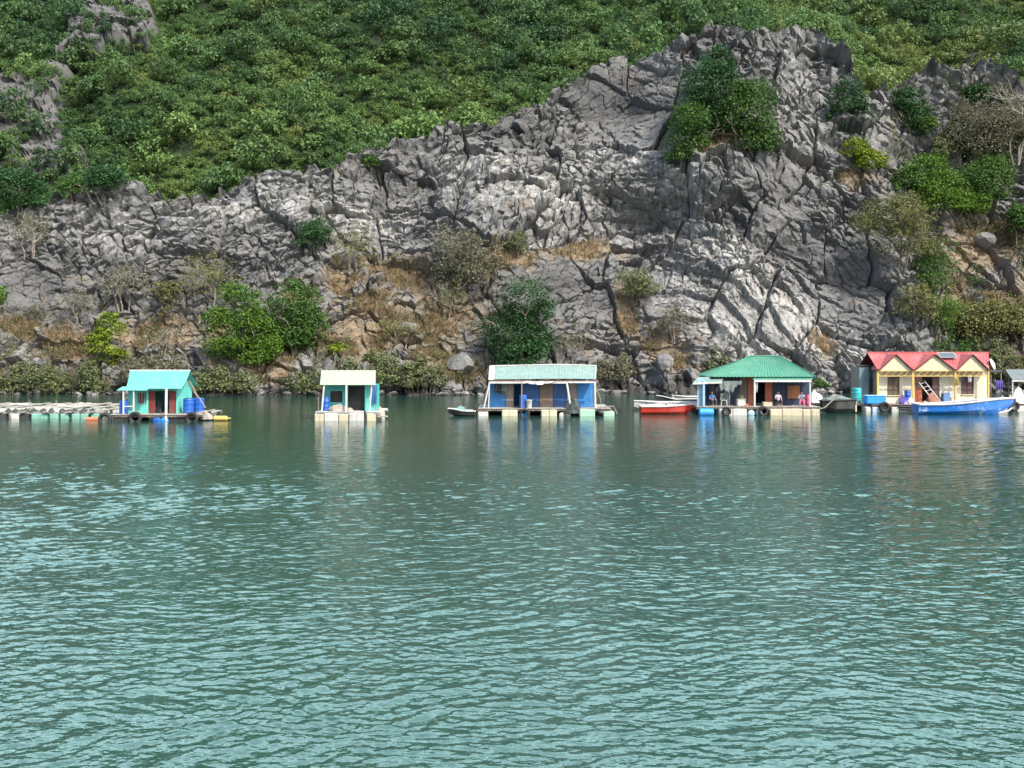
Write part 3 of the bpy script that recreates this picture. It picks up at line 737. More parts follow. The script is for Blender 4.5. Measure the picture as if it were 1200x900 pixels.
# boulders at the waterline and on the slope
def rock_mesh(rx, ry, rz, rng):
    bm = bmesh.new(); bmesh.ops.create_icosphere(bm, subdivisions=2, radius=1)
    nrm = [Vector(rng.normal(size=3)).normalized() for _ in range(9)]; cut = rng.uniform(.62, .9, 9)
    for v in bm.verts:
        for n, c in zip(nrm, cut):
            d = v.co.dot(n)
            if d > c: v.co -= n*(d-c)
        v.co *= 1 + rng.normal()*.03
        v.co = Vector((v.co.x*rx, v.co.y*ry, v.co.z*rz))
    me = bpy.data.meshes.new('boulder'); bm.to_mesh(me); bm.free()
    a = me.attributes.new('block', 'FLOAT', 'POINT'); a.data.foreach_set('value', np.full(len(me.vertices), rng.random(), np.float32))
    a = me.attributes.new('tide', 'FLOAT', 'POINT'); a.data.foreach_set('value', np.array([1.0 if v.co.z < .12*rz else 0.0 for v in me.vertices], np.float32)*(1 if rx == 1 else 0))
    a = me.attributes.new('pale', 'FLOAT', 'POINT'); a.data.foreach_set('value', np.full(len(me.vertices), rng.uniform(.0, .9), np.float32))
    me.materials.append(ROCK); return me
rng = np.random.default_rng(77)
G_B = 'boulders along the waterline'
rocks = [rock_mesh(1, .9, .75, rng) for _ in range(7)]
k = 0
for u in np.arange(-20, 1225, 9.0):
    u = u + rng.uniform(-6, 6); Yb = shore_Y(u) - rng.uniform(-.6, 1.4)
    s = rng.uniform(.25, .6)*(1.5 if rng.random() < .15 else 1)
    o = bpy.data.objects.new('boulder', rocks[rng.integers(7)]); C.objects.link(o)
    o.location = ((u-600)/1200*Yb, Yb, .12*s); o.rotation_euler = (rng.normal()*.3, rng.normal()*.3, rng.uniform(0, 6.3))
    o.scale = (s*1.2, s, s*rng.uniform(.7, 1.1))
    tag(o, 'pale grey boulder lying in the row along the waterline', 'boulder', G_B)
for u, p, s, lab in ((1056, 290, 1.3, 'grey boulder perched on brown earth beside the straw brown tree'), (1152, 288, 1.5, 'grey boulder sitting on the bare brown earth patch, right slope'), (470, 205, .9, 'loose dark block balanced on the crest of the ridge'),
                     (776, 430, 1.5, 'dark boulder in the orange earth left of the green hip roof'), (540, 432, 1.6, 'dark grey boulder at the shore left of the grey green roof'), (478, 388, 1.1, 'dark boulder set in the orange slope above the scrub mound'), (620, 262, .9, 'pale block lying on the ledge of the middle cliff')):
    q = on_cliff(u, p); me = rock_mesh(s, s*.9, s*.8, rng)
    o = bpy.data.objects.new('boulder', me); C.objects.link(o); o.location = q + Vector((0, -.1, .2*s)); o.rotation_euler = (rng.normal()*.3, rng.normal()*.3, rng.uniform(0, 6))
    tag(o, lab, 'boulder')

# ------------------------------------------------------------------ materials of man-made things
def paint(name, col, rough=.6, wear=.35, worn=(.42, .40, .36), scale=1.0, streak=True):
    m, nd, lk, bs = new_mat(name)
    tc = nd.new('ShaderNodeTexCoord').outputs['Object']
    pale = tuple(min(1, x*.78 + .10) for x in col)
    c = mixc(nd, lk, noise(nd, lk, tc, 2.3*scale, 4), tuple(x*.74 for x in col), tuple(min(1, x*1.14) for x in col))
    c = mixc(nd, lk, maprange(nd, lk, noise(nd, lk, tc, .75*scale, 5, .6), .46, .66, 0, min(1, wear*1.2)), c, pale)       # sun-bleached areas
    if streak:
        c = mixc(nd, lk, maprange(nd, lk, noise(nd, lk, mapping(nd, lk, tc, (5*scale, 5*scale, .55*scale)), 1, 4, .6), .50, .68, 0, min(1, wear*1.5)), c, tuple(x*.50+.022 for x in col))
    c = mixc(nd, lk, maprange(nd, lk, noise(nd, lk, tc, 3.2*scale, 7, .7), .58, .68, 0, min(1, wear*1.3)), c, worn)
    lk.new(c, bs.inputs['Base Color']); bs.inputs['Roughness'].default_value = rough
    b = nd.new('ShaderNodeBump'); b.inputs['Strength'].default_value = .35; b.inputs['Distance'].default_value = .025
    lk.new(noise(nd, lk, tc, 9*scale, 4), b.inputs['Height']); lk.new(b.outputs[0], bs.inputs['Normal'])
    return m
TURQ = paint('turquoise_paint', (.13, .58, .50)); TURQ_ROOF = paint('turquoise_sheet', (.10, .43, .36), .55, .35)
TURQ_SHADED = paint('turquoise_wall_shaded', (.05, .40, .37)); CREAM_ROOF = paint('cream_sheet', (.35, .39, .29), .6, .25, (.45, .45, .35))
WHITE = paint('white_paint', (.60, .60, .58), .55, .4, (.32, .28, .24)); RED_WOOD = paint('dark_red_paint', (.17, .028, .022), .6, .3, (.12, .06, .05))
BLUE_WALL = paint('blue_sheet', (.025, .20, .52), .5, .35, (.25, .38, .48)); GREY_WOOD = paint('grey_wood', (.26, .225, .19), .85, .5, (.12, .09, .07))
BROWN_WOOD = paint('brown_wood', (.20, .145, .11), .8, .5, (.06, .04, .03)); DECK = paint('weathered_deck', (.34, .315, .28), .85, .5, (.14, .12, .10))
GREYGREEN = paint('grey_green_sheet', (.18, .275, .25), .65, .35, (.42, .45, .40)); GREEN_ROOF = paint('green_sheet', (.042, .21, .135), .55, .35, (.20, .36, .28))
NAVY = paint('navy_wall', (.013, .032, .08), .6, .3, (.12, .14, .18)); LBLUE = paint('light_blue_paint', (.30, .50, .66), .6, .4)
RED_ROOF = paint('red_sheet', (.38, .072, .072), .6, .45, (.46, .20, .18)); CREAM = paint('cream_wall', (.64, .57, .38), .7, .15, (.52, .46, .32)); CREAM2 = paint('pale_cream_wall', (.70, .65, .49), .7, .2, (.5, .46, .38))
YELLOW = paint('yellow_paint', (.64, .44, .12), .6, .2); ORANGE_DOOR = paint('orange_red_door', (.46, .12, .055), .6, .3)
BLUE_BOAT = paint('blue_boat_paint', (.012, .17, .60), .4, .75, (.42, .55, .72), .42, False); RED_BOAT = paint('red_boat_paint', (.52, .035, .018), .45, .35, (.40, .12, .09))
BLUE_PL = paint('blue_plastic', (.012, .11, .48), .4, .2, (.14, .26, .5)); CYAN_PL = paint('bright_blue_plastic', (.02, .30, .80), .4, .15, (.2, .42, .7)); TEAL_PL = paint('teal_plastic', (.04, .42, .44), .4, .15)
FOAM = paint('white_foam', (.55, .55, .52), .9, .4, (.44, .42, .34)); FOAM_Y = paint('pale_yellow_foam', (.56, .57, .40), .9, .35, (.42, .42, .26)); FOAM_G = paint('pale_green_foam', (.36, .58, .44), .9, .3, (.36, .46, .34)); FOAM_C = paint('cream_foam', (.55, .50, .36), .9, .35, (.42, .35, .22)); FOAM_T = paint('mint_foam', (.19, .44, .35), .9, .4)
RUBBER = paint('old_rubber', (.016, .016, .017), .8, .3, (.05, .05, .048)); DARK = paint('dark_tar', (.022, .022, .025), .7, .3, (.06, .055, .05)); RUST = paint('rusty_metal', (.11, .055, .038), .8, .7, (.42, .38, .34))
BLUE_SHADED = paint('blue_sheet_shaded', (.010, .075, .25), .5, .3, (.10, .18, .32)); PINK = paint('pink_plastic', (.72, .16, .32), .5, .1); PURPLE = paint('purple_cloth', (.10, .07, .34), .9, .1); LILAC = paint('pale_lilac_cloth', (.50, .48, .58), .9, .1); CLOTH_W = paint('white_cloth', (.72, .72, .72), .9, .15); CLOTH_B = paint('blue_cloth', (.05, .16, .42), .9, .2); CLOTH_D = paint('dark_cloth', (.03, .032, .05), .9, .2); CLOTH_G = paint('grey_green_tarpaulin', (.14, .18, .17), .85, .3)
NET = paint('pale_net', (.33, .30, .26), .95, .7, (.20, .16, .12), 2.0, False); NET_D = paint('dark_net', (.035, .05, .05), .95, .5, (.12, .12, .10), 2.0, False); TWINE = paint('rope', (.38, .34, .27), .9, .3)
SKIN = paint('skin', (.42, .24, .16), .6, .05, (.4, .24, .17)); HAIR = paint('black_hair', (.012, .010, .009), .6, .05, (.02, .02, .02)); YEL_PL = paint('yellow_float_plastic', (.62, .45, .10), .5, .2)
GREYHULL = paint('grey_hull', (.055, .062, .055), .8, .5, (.16, .15, .12), .8); SOLAR = paint('solar_cell', (.05, .06, .08), .2, .05)
DISH = paint('white_dish', (.78, .78, .78), .4, .1)

class Fr:
    """front plane of a raft at distance Y; x, z in metres for a point seen at (px, py), d metres behind that plane"""
    def __init__(s, px, Y): s.Y = Y; s.X0 = (px-600)/FPX*Y
    def x(s, px, d=0): return (px-600)/FPX*(s.Y+d) - s.X0
    def z(s, py, d=0): return CAM_H + (HOR-py)/FPX*(s.Y+d)
    def at(s, px, py, d=0): return (s.x(px, d), d, s.z(py, d))
    def W(s, px, d, z): return Vector(((px-600)/FPX*(s.Y+d), s.Y+d, z))
    def loc(s): return (s.X0, s.Y, 0)

# ---- repeated small things: first of a kind is built, the rest are copies
def drum_mesh(r, h):
    mb = MB(); pr = [(r*.86, 0), (r*.96, .02*h)]
    for a in (.08, .32, .36, .64, .68, .92): pr += [(r, a*h)]
    pr = [(r*.85, 0), (r*.97, .03*h), (r*.97, .30*h), (r*1.03, .32*h), (r*1.03, .35*h), (r*.97, .37*h), (r*.97, .63*h), (r*1.03, .65*h), (r*1.03, .68*h), (r*.97, .70*h), (r*.97, .95*h), (r*.86, h)]
    return mb.lathe((0, 0, 0), pr, 16)
_cache = {}
def copy_of(key, maker):
    if key not in _cache: _cache[key] = maker(); return _cache[key], True
    src = _cache[key]; o = src.copy(); C.objects.link(o)
    for ch in src.children:
        c = ch.copy(); C.objects.link(c); c.parent = o
    return o, False
def barrel(p, label, mat=None, r=.29, h=.88, lying=False, group='plastic barrels on the rafts', rotz=0):
    mat = mat or BLUE_PL
    def mk():
        o = drum_mesh(r, h).build('barrel', mat, smooth=True)
        MB().lathe((0, 0, 0), [(r*.80, h*.995), (r*.80, h+.03), (r*.3, h+.035)], 14).build('lid', DARK if mat is not TEAL_PL else TEAL_PL, o)
        MB().lathe((0, 0, 0), [(r*.985, h*.90), (r*1.05, h*.905), (r*1.05, h*.935), (r*.985, h*.94)], 16).build('rim', mat, o)
        return o
    o, _ = copy_of(('barrel', mat.name, r, h), mk)
    o.location = p; o.rotation_euler = (0, math.pi/2 if lying else 0, rotz)
    return tag(o, label, 'barrel', group)
def tyre(p, label, R=.27, rot=(0, 0, 0)):
    def mk():
        o = MB().torus((0, 0, 0), .25, .095, (0, 1, 0), 20, 8, 1.15).build('tyre', RUBBER, smooth=True); return o
    o, _ = copy_of('tyre', mk); o.location = p; o.rotation_euler = rot; o.scale = (R/.3,)*3
    return tag(o, label, 'tyre', 'tyre fenders hung on the rafts')
def box_thing(name, cat, p, size, mat, label, lid=None, group=None, rotz=0):
    w, d, h = size
    o = MB().rbox(-w/2, w/2, -d/2, d/2, 0, h, min(size)*.12).build(name, mat)
    MB().rbox(-w/2-.015, w/2+.015, -d/2-.015, d/2+.015, h+.003, h+.05, .015).build('lid', lid or mat, o)
    o.location = p; o.rotation_euler = (0, 0, rotz)
    return tag(o, label, cat, group)
def lump(w, d, h, seed, n=16):
    """an irregular soft heap"""
    rg = np.random.default_rng(seed); ph = rg.uniform(0, 6.28, 8); mb = MB(); rings = []
    for i in range(8):
        t = i/7; rr = math.cos(t*math.pi/2)**.55 if i < 7 else .04; ring = []
        for j in range(n):
            a = 2*math.pi*j/n; q = 1 + .16*math.sin(2*a+ph[0]+t*2) + .12*math.sin(3*a+ph[1]-t*3) + .10*math.sin(5*a+ph[2]+t*4) + rg.normal()*.04
            ring.append((w/2*rr*q*math.cos(a), d/2*rr*q*math.sin(a), h*t*(1+.18*math.sin(a+ph[3])+.1*math.sin(3*a+ph[4]))))
        rings.append(ring)
    return mb.loft(rings)
def heap(name, cat, p, size, mat, label, seed, group=None):
    o = lump(*size, seed).build(name, mat); o.location = p; return tag(o, label, cat, group)
def drape(name, cat, p, w, h, mat, label, seed=1, group=None, rag=.15):
    """cloth hanging from a line: folded sheet with a ragged lower hem"""
    rg = np.random.default_rng(seed); mb = MB(); n = 14; m = 6; vs = []; fs = []
    hem = [(1 + rag*(rg.random()-.6))*((.35 + .65*math.sin(math.pi*min(1, .15+i/n*.95))) if name == 'tarpaulin' else 1) for i in range(n+1)]
    for s in (0, 1):
        for j in range(m+1):
            for i in range(n+1):
                u, v = i/n, j/m
                vs.append((w*(u-.5)*(1-.12*v), .05*math.sin(u*19+seed)*(.3+v) + s*.012, -h*v*hem[i]))
    W_ = n+1; o_ = W_*(m+1)
    for j in range(m):
        for i in range(n):
            q = j*W_+i; fs += [(q, q+W_, q+1+W_, q+1), (q+o_, q+1+o_, q+1+W_+o_, q+W_+o_)]
    for i in range(n):
        fs += [(i, i+1, i+1+o_, i+o_)]; q = m*W_+i; fs += [(q, q+o_, q+1+o_, q+1)]
    for j in range(m):
        q = j*W_; fs += [(q, q+o_, q+W_+o_, q+W_)]; q = j*W_+n; fs += [(q, q+W_, q+W_+o_, q+o_)]
    o = mb.add(vs, fs).build(name, mat, smooth=True); o.location = p
    return tag(o, label, cat, group)
def plank_deck(x0, x1, d0, d1, z, parent, mat=None, w=.22, th=.05, beam=.14):
    """a deck of separate boards lying across bearers"""
    mb = MB(); rg = np.random.default_rng(int(abs(x0*100)) + 7); x = x0
    while x < x1-.02:
        e = min(x+w*rg.uniform(.85, 1.1), x1)
        mb.box(x+.006, e-.006, d0-rg.uniform(0, .06), d1+rg.uniform(0, .06), z-th, z-rg.uniform(0, .012)); x = e
    mb.build('deck', mat or DECK, parent)
    mb = MB(); k = max(2, int((d1-d0)/1.4))
    for i in range(k+1):
        y = d0 + .1 + (d1-d0-.2)*i/k; mb.box(x0-.04, x1+.04, y-.05, y+.05, z-th-beam, z-th-.003)
    mb.build('bearer', mat or GREY_WOOD, parent)
def floats(specs, parent, r=.05):
    for x0, x1, d0, d1, z0, z1, mat in specs: MB().rbox(x0, x1, d0, d1, z0, z1, r).build('float', mat, parent)
def post(parent, a, b, r, mat, name='post', n=6): return MB().tube([a, b], r, n).build(name, mat, parent)
def boards(x0, x1, y, z0, z1, th=.04, w=.14, seed=0, vertical=True):
    mb = MB(); rg = np.random.default_rng(int(seed*2)); x = x0
    while x < x1-.01:
        e = min(x+w*rg.uniform(.85, 1.15), x1); o = rg.uniform(0, .012)
        mb.box(x+.003, e-.003, y-o, y+th-o, z0, z1); x = e
    return mb

# ================================================================== turquoise house, left
f = Fr(185, 67.8); R1 = f
h1 = thing('floating_house', 'turquoise floating cabin with steep turquoise roof and dark red shutters', 'house', f.loc(), 'floating houses moored along the shore')
zd = .45; xl, xr = f.x(150, 1), f.x(207, 1)+.06
plank_deck(f.x(128), f.x(238), 0, 4.4, zd, h1)
ze, zr = f.z(455.5, .5), f.z(434.5, 2.4)
rl, rr_ = f.x(139.5, .5), f.x(212.5, .5)
MB().sheet((rl+.45, .45, ze), (rr_, .45, ze), (rr_, 2.4, zr), (rl, 2.4, zr), .2, .02, .012, 3, .12).sheet((rr_, 4.3, ze), (rl, 4.3, ze), (rl, 2.4, zr), (rr_, 2.4, zr), .2, .02, .012, 3, .1).build('roof', TURQ_ROOF, h1)
MB().sheet((rl-.02, .05, ze-.10), (f.x(172, .1), .05, ze-.10), (f.x(172, .1), .8, ze+.12), (rl+.1, .8, ze+.12), .2, .02, .012, 1).build('porch_roof', TURQ_ROOF, h1)
MB().tube([(rl-.02, 2.4, zr+.02), (rr_+.02, 2.4, zr+.02)], .05, 6).build('ridge_cap', WHITE, h1)
w1, w2, wz1, wz2 = f.x(161.5, 1), f.x(171.5, 1), f.z(473, 1), f.z(460, 1); xb = f.x(174, 1)
mb = boards(xl, w1, 1.0, zd, ze-.02, seed=1)
for q in (boards(w1, w2, 1.0, zd, wz1, seed=2), boards(w1, w2, 1.0, wz2, ze-.02, seed=3), boards(w2, xb, 1.0, zd, ze-.02, seed=4), boards(f.x(206.5, 1), xr, 1.0, zd, ze-.02, seed=5)): mb.add(q.v, q.f)
mb.box(xb, f.x(206.5, 1), 1.0, 1.04, ze-.16, ze-.02); mb.build('front_wall', TURQ, h1)
for x, nm in ((xr, 'right_wall'), (xl, 'left_wall')):
    s_ = 1 if nm[0] == 'r' else -1
    MB().prismx([(1.045, zd), (4.1, zd), (4.1, ze+.05), (2.4, zr-.06), (1.045, ze+.3)], x-.04 if s_ > 0 else x, x if s_ > 0 else x+.04).build('gable_wall', TURQ, h1)
MB().box(xl+.05, xr-.05, 4.06, 4.1, zd, ze).build('back_wall', TURQ, h1)
wo = boards(w1+.02, w2-.02, 1.01, wz1, wz2, .03, .1, 8).build('window', RED_WOOD, h1)
mb = MB()
for q in range(3): mb.box(w1+(w2-w1)*(q+.5)/3-.012, w1+(w2-w1)*(q+.5)/3+.012, .975, .99, wz1, wz2)
mb.box(w1-.03, w2+.03, .96, .99, wz1-.05, wz1).box(w1-.03, w2+.03, .96, .99, wz2, wz2+.05); mb.build('window_frame', TURQ, wo)
for a, b in ((174, 182), (198, 206)): 
    dr = boards(f.x(a, 1)+.01, f.x(b, 1), 1.0, zd+.02, ze-.17, .04, .12, a).build('door', RED_WOOD, h1)
    MB().box(f.x(a, 1)+.04, f.x(b, 1)-.04, .975, .985, zd+.9, zd+.98).build('rail', RED_WOOD, dr)
post(h1, (f.x(194.5, .02), .02, .0), (f.x(194, .25), .4, ze), .085, WHITE)
for a in (144.5, 156.5): post(h1, (f.x(a, .15), .15, zd), (f.x(a, .15), .15, ze-.1), .055, WHITE)
MB().tube([(f.x(144.5, .15), .15, f.z(476.5)), (f.x(156.5, .15), .15, f.z(476.5))], .04).tube([(f.x(144.5, .15), .15, f.z(468)), (f.x(144.5, .15), 1.0, f.z(468))], .03).build('railing', WHITE, h1)
MB().prismx([(.5, ze-.05), (1.0, ze-.05), (1.0, ze+.25)], xr-.03, xr+.02).build('eave_bracket', WHITE, h1)
MB().tube([f.at(222, 446, 3), f.at(230, 461, 2), f.at(241, 478, .6)], .025, 5).build('mooring_rope', TWINE, h1)
MB().tube([f.at(214, 440, 2.5), f.at(233, 468, 2.5)], .03, 5).build('stay_pole', GREY_WOOD, h1)
floats([(f.x(131), f.x(150), .1, 4, -.12, .25, DARK), (f.x(196), f.x(224), .15, 4, -.12, .25, DARK)], h1)
for i, a in enumerate((183, 192)):
    MB().lathe((f.x(a), .05, .02), [(.20, 0), (.27, .05), (.27, .8), (.2, .9)], 14, 'y').build('float', CYAN_PL if i else BLUE_PL, h1, True)
MB().tube([f.at(238, 484, .2), f.at(246, 483, 1), f.at(252, 487, .5)], .08, 6).tube([f.at(225, 485, .1), f.at(252, 480, 1)], .05).build('outrigger', GREY_WOOD, h1)
barrel(f.W(145, .55, zd), 'blue barrel standing behind the white porch posts of the turquoise cabin')
barrel(f.W(221, 1.2, zd), 'big blue barrel with white mark beside the turquoise gable wall', r=.36, h=.98)
barrel(f.W(233, 1.9, zd), 'second big blue barrel, tucked behind a rope right of the turquoise gable', r=.36, h=.98)
tyre(f.W(123, -.1, .12), 'tyre at the left end of the turquoise cabin raft, nearly under water', .40)
tyre(f.W(158.5, -.14, .22), 'tyre hung on the deck edge below the turquoise cabin window', .38, (0, 0, .1))
tyre(f.W(225, -.14, .2), 'tyre hung on the deck edge below the big blue barrels', .38)
heap('net_bundle', 'net', f.W(242, .5, .1), (.8, .6, .45), NET, 'pale bundle of net and rope at the right end of the turquoise cabin raft', 3)
fl = MB().lathe((0, 0, 0), [(.06, 0), (.17, .05), (.17, .85), (.06, .95)], 12, 'x').build('float_buoy', YEL_PL, smooth=True); fl.location = f.W(250.5, .3, .16)
MB().lathe((0, 0, 0), [(.04, .95), (.05, 1.12), (.02, 1.14)], 8, 'x').build('eye', YEL_PL, fl); tag(fl, 'yellow cylindrical float on the water right of the turquoise cabin', 'float')
heap('dark_bundle', 'bundle', f.W(186, 1.5, zd), (.5, .4, .75), CLOTH_D, 'dark bundle standing in the doorway between the dark red shutters', 5)

# ================================================================== fish farm raft, far left
f = Fr(55, 70.2)
ff = thing('fish_farm_raft', 'low pale fish farm raft of walkways and mint floats, no roof', 'raft', f.loc())
xa, xb2 = f.x(-90), f.x(117)
rg = np.random.default_rng(8)
for d in (0.2, 3.6, 7.0, 10.4):
    for o_ in (0, .42):
        MB().box(xa, xb2, d+o_, d+o_+.3, .33+.03*rg.random(), .40+.03*rg.random()).build('walkway', DECK, ff)
for i in range(8):
    x = xa + .3 + (xb2-xa-1)*i/7
    MB().box(x, x+.32, -.1, 11.2, .405+.03*rg.random(), .47+.02*rg.random()).build('cross_walkway', NET if i % 2 else DECK, ff)
for i in range(17):
    x = f.x(-86+i*12+rg.uniform(-2, 2)); m_ = FOAM_T if 30 < -86+i*12 < 112 else DARK if i % 2 else FOAM
    MB().rbox(x, x+.55, .05, .6, -.08, .31, .05).build('float', m_, ff)
    MB().rbox(x+.1, x+.6, 7.0, 7.5, -.08, .31, .05).build('float', FOAM, ff)
for i in range(14):
    x = xa + .5 + (xb2-xa-1)*rg.random(); d = (.35, 3.7, 7.2)[i % 3]
    post(ff, (x, d, .38), (x+rg.normal()*.04, d, .75+.15*rg.random()), .03, GREY_WOOD)
for i in range(30):
    px = -75 + 6.2*i + rg.uniform(-3, 3); d = rg.uniform(.8, 10.5)
    o = heap('net_heap', 'net', f.W(px, d, .40), (rg.uniform(1.0, 2.4), rg.uniform(.5, 1.0), rg.uniform(.05, .17)), NET if rg.random() < .8 else FOAM, 'pale heap of folded net lying on the fish farm walkways', 40+i, 'net heaps on the fish farm raft')
for i in range(10):
    heap('net_heap', 'net', f.W(8+11*i+rg.uniform(-3, 3), .35, .40), (.5, .4, .25), NET_D, 'small dark net lump on the front edge of the fish farm raft', 90+i, 'dark net lumps on the fish farm raft')
fl = MB().lathe((0, 0, 0), [(.05, 0), (.16, .06), (.16, .9), (.05, 1.0)], 12, 'x').build('float_buoy', paint('orange_float', (.55, .17, .08), .6, .3), smooth=True); fl.location = Fr(100, 68.6).W(101, 0, .06)
MB().lathe((0, 0, 0), [(.04, -.14), (.05, -.12), (.04, 0)], 8, 'x').build('eye', TWINE, fl); tag(fl, 'faded orange float on the water at the end of the fish farm raft', 'float')

# ================================================================== small teal house, cream roof
f = Fr(408, 68.2)
h2 = thing('floating_house', 'small teal floating hut with a cream roof on white floats', 'house', f.loc(), 'floating houses moored along the shore')
zd = .60; ze, zr = f.z(451, .15), f.z(434, 1.6)
plank_deck(f.x(369.5), f.x(446), 0, 3.8, zd, h2, WHITE)
MB().sheet((f.x(374.8, .1), .1, ze), (f.x(440, .1), .1, ze), (f.x(440.3, 1.6), 1.6, zr), (f.x(376.5, 1.6), 1.6, zr), .22, .006, .012, 2, .03).sheet((f.x(440, 3.4)-.2, 3.4, ze), (f.x(376, 3.4)-.3, 3.4, ze), (f.x(376.5, 1.6), 1.6, zr), (f.x(440.3, 1.6), 1.6, zr), .22, .015, .012, 2).build('roof', CREAM_ROOF, h2)
D = 1.1; a = [f.x(q, D) for q in (380.5, 387, 401.5, 408, 428.5, 440)]; wz1, wz2 = f.z(471.5, D), f.z(458, D)
mb = boards(a[0], a[1], D, zd, ze-.02, seed=21)
for q in (boards(a[1], a[2], D, zd, wz1, seed=22), boards(a[1], a[2], D, wz2, ze-.02, seed=23), boards(a[2], a[3], D, zd, ze-.02, seed=24), boards(a[3], a[4], D, ze-.1, ze-.02, seed=26)): mb.add(q.v, q.f)
mb.build('front_wall', TURQ_SHADED, h2)  # overhang shade is put into the paint: darker than the lit side panel
boards(a[4], a[5], .75, zd, ze-.02, .04, .16, 25).build('side_panel', TURQ, h2)
MB().box(a[2], a[4]-.035, D+.5, D+.53, zd, ze-.05).build('doorway_shade_panel', DARK, h2)  # dark panel added to paint the unlit interior behind the doorway
MB().box(a[5]-.03, a[5], .8, 3.2, zd, ze-.02).box(a[0], a[0]+.03, D+.045, 3.2, zd, ze-.02).box(a[0]+.04, a[5]-.04, 3.2, 3.24, zd, ze-.02).box(a[4]-.03, a[4], .8, D+.8, zd, ze-.03).build('wall', TURQ_SHADED, h2)
wd = MB().box(a[1]-.04, a[1], D-.03, D-.003, wz1-.04, wz2+.04).box(a[2], a[2]+.04, D-.03, D-.003, wz1-.04, wz2+.04).box(a[1], a[2], D-.03, D-.003, wz2, wz2+.04).box(a[1], a[2], D-.03, D-.003, wz1-.04, wz1).build('window', TURQ, h2)
MB().box(a[1]+.01, a[2]-.01, D+.06, D+.07, wz1, wz2).build('pane', DARK, wd)
post(h2, (f.x(377, .1), .1, zd), (f.x(379.8, .2), .2, ze), .06, WHITE); post(h2, (f.x(405.5, .1), .1, zd), (f.x(405.8, .15), .15, ze), .07, WHITE); post(h2, (f.x(433, .2), .2, zd), (f.x(435.5, .2), .2, ze), .05, WHITE)
post(h2, (f.x(373, .2), .2, zd), (f.x(373, .2), .2, f.z(466)), .025, GREY_WOOD)
floats([(f.x(368.5), f.x(379.5), -.02, .8, -.1, .43, FOAM_C), (f.x(380), f.x(396), -.08, .75, -.06, .50, FOAM), (f.x(396.6), f.x(408), -.02, .8, -.1, .43, FOAM_C), (f.x(409), f.x(426.5), -.1, .75, -.06, .52, FOAM), (f.x(429.5), f.x(440), -.02, .8, -.1, .47, FOAM_C), (f.x(370), f.x(444), 2.2, 3.4, -.1, .4, FOAM)], h2)
post(h2, (f.x(428), -.05, -.2), (f.x(428), -.05, zd+.05), .07, DARK, 'gap_shade_post')  # dark strip standing in for the shaded gap between two floats
drape('hanging_cloth', 'cloth', f.W(438.5, .62, f.z(452)), .34, 1.25, CLOTH_B, 'blue cloth hanging on the right corner of the teal hut', 4)
heap('net_heap', 'net', f.W(397, .5, zd), (1.3, .6, .42), NET, 'tangled brown and pale net on the deck of the teal hut', 31)
heap('net_bundle', 'net', f.W(444, .5, .25), (.75, .6, .60), NET, 'pale net and rope bundle at the right end of the teal hut raft', 33)
heap('rope_coil', 'rope', f.W(411, .4, zd), (.4, .4, .22), TWINE, 'small coil of rope on the white deck edge below the dark doorway', 34)
barrel(f.W(382, .7, zd), 'dark blue barrel in the shade at the left corner of the teal hut', r=.24, h=.95)
post(h2, f.at(442, 488, .1), f.at(454, 488, -.2), .05, FOAM_C, 'outrigger')

# ================================================================== blue house, grey green roof
f = Fr(635, 72.7)
h3 = thing('floating_house', 'long blue panelled floating house under a grey green sheet roof', 'house', f.loc(), 'floating houses moored along the shore')
zd = .55
plank_deck(f.x(560), f.x(716), 0, 5.0, zd, h3)
ze, zr = f.z(444.5, .3), f.z(429.5, 2.2)
xm_e, xm_r = f.x(655, .3), f.x(655, 2.2)
L3, Rr3 = f.x(577, .3), f.x(698, .3); L3r, R3r = f.x(575, 2.2), f.x(699, 2.2)
MB().sheet((L3, .3, ze), (xm_e, .3, ze+.04), (xm_r, 2.2, zr+.11), (L3r, 2.2, zr), .2, .008, .012, 2, .04).sheet((xm_e, .3, ze+.045), (Rr3, .3, ze+.02), (R3r, 2.2, zr+.02), (xm_r, 2.2, zr+.115), .2, .008, .012, 2, .02).sheet((R3r, 4.4, ze), (L3r, 4.4, ze), (L3r, 2.2, zr), (R3r, 2.2, zr+.02), .2, .02, .012, 2).build('roof', GREYGREEN, h3)
MB().tube([(L3r, 2.2, zr+.04), (xm_r, 2.2, zr+.15), (R3r, 2.2, zr+.06)], .045).build('ridge_cap', WHITE, h3)
MB().sheet((f.x(572.5, .25), .25, ze-.03), (f.x(579, .25), .25, ze-.03), (f.x(579.5, 2.2), 2.18, zr+.04), (f.x(573.5, 2.2), 2.18, zr+.04), .3, .01, .012, 1).build('roof_flashing', WHITE, h3)
MB().tube([(f.x(697.8, .3), .3, ze+.03), (f.x(698.6, 2.2), 2.2, zr+.05)], .035).build('roof_edge', WHITE, h3)
zb = f.z(448.2, .2)
MB().box(f.x(573, .15), f.x(665, .15), .12, .20, zb-.07, zb+.07).box(f.x(666, .15), f.x(698, .15), .12, .20, zb-.04, zb+.08).build('fascia_beam', WHITE, h3)
rg = np.random.default_rng(15); mb = MB(); x = f.x(574, .25)
while x < f.x(697, .25):
    w = rg.uniform(.2, .6); mb.obox((x+w/2, .24, ze-.13+rg.normal()*.02), (w, .05, .16+.05*rg.random()), (0, rg.normal()*.05, 0)); x += w + .01
mb.build('rusty_fascia', RUST, h3)
post(h3, (f.x(567, .1), .1, zd), (f.x(573.5, .15), .15, zb), .055, WHITE); post(h3, (f.x(572.5, .1), .1, zd), (f.x(573.5, .15), .2, zb), .04, WHITE)
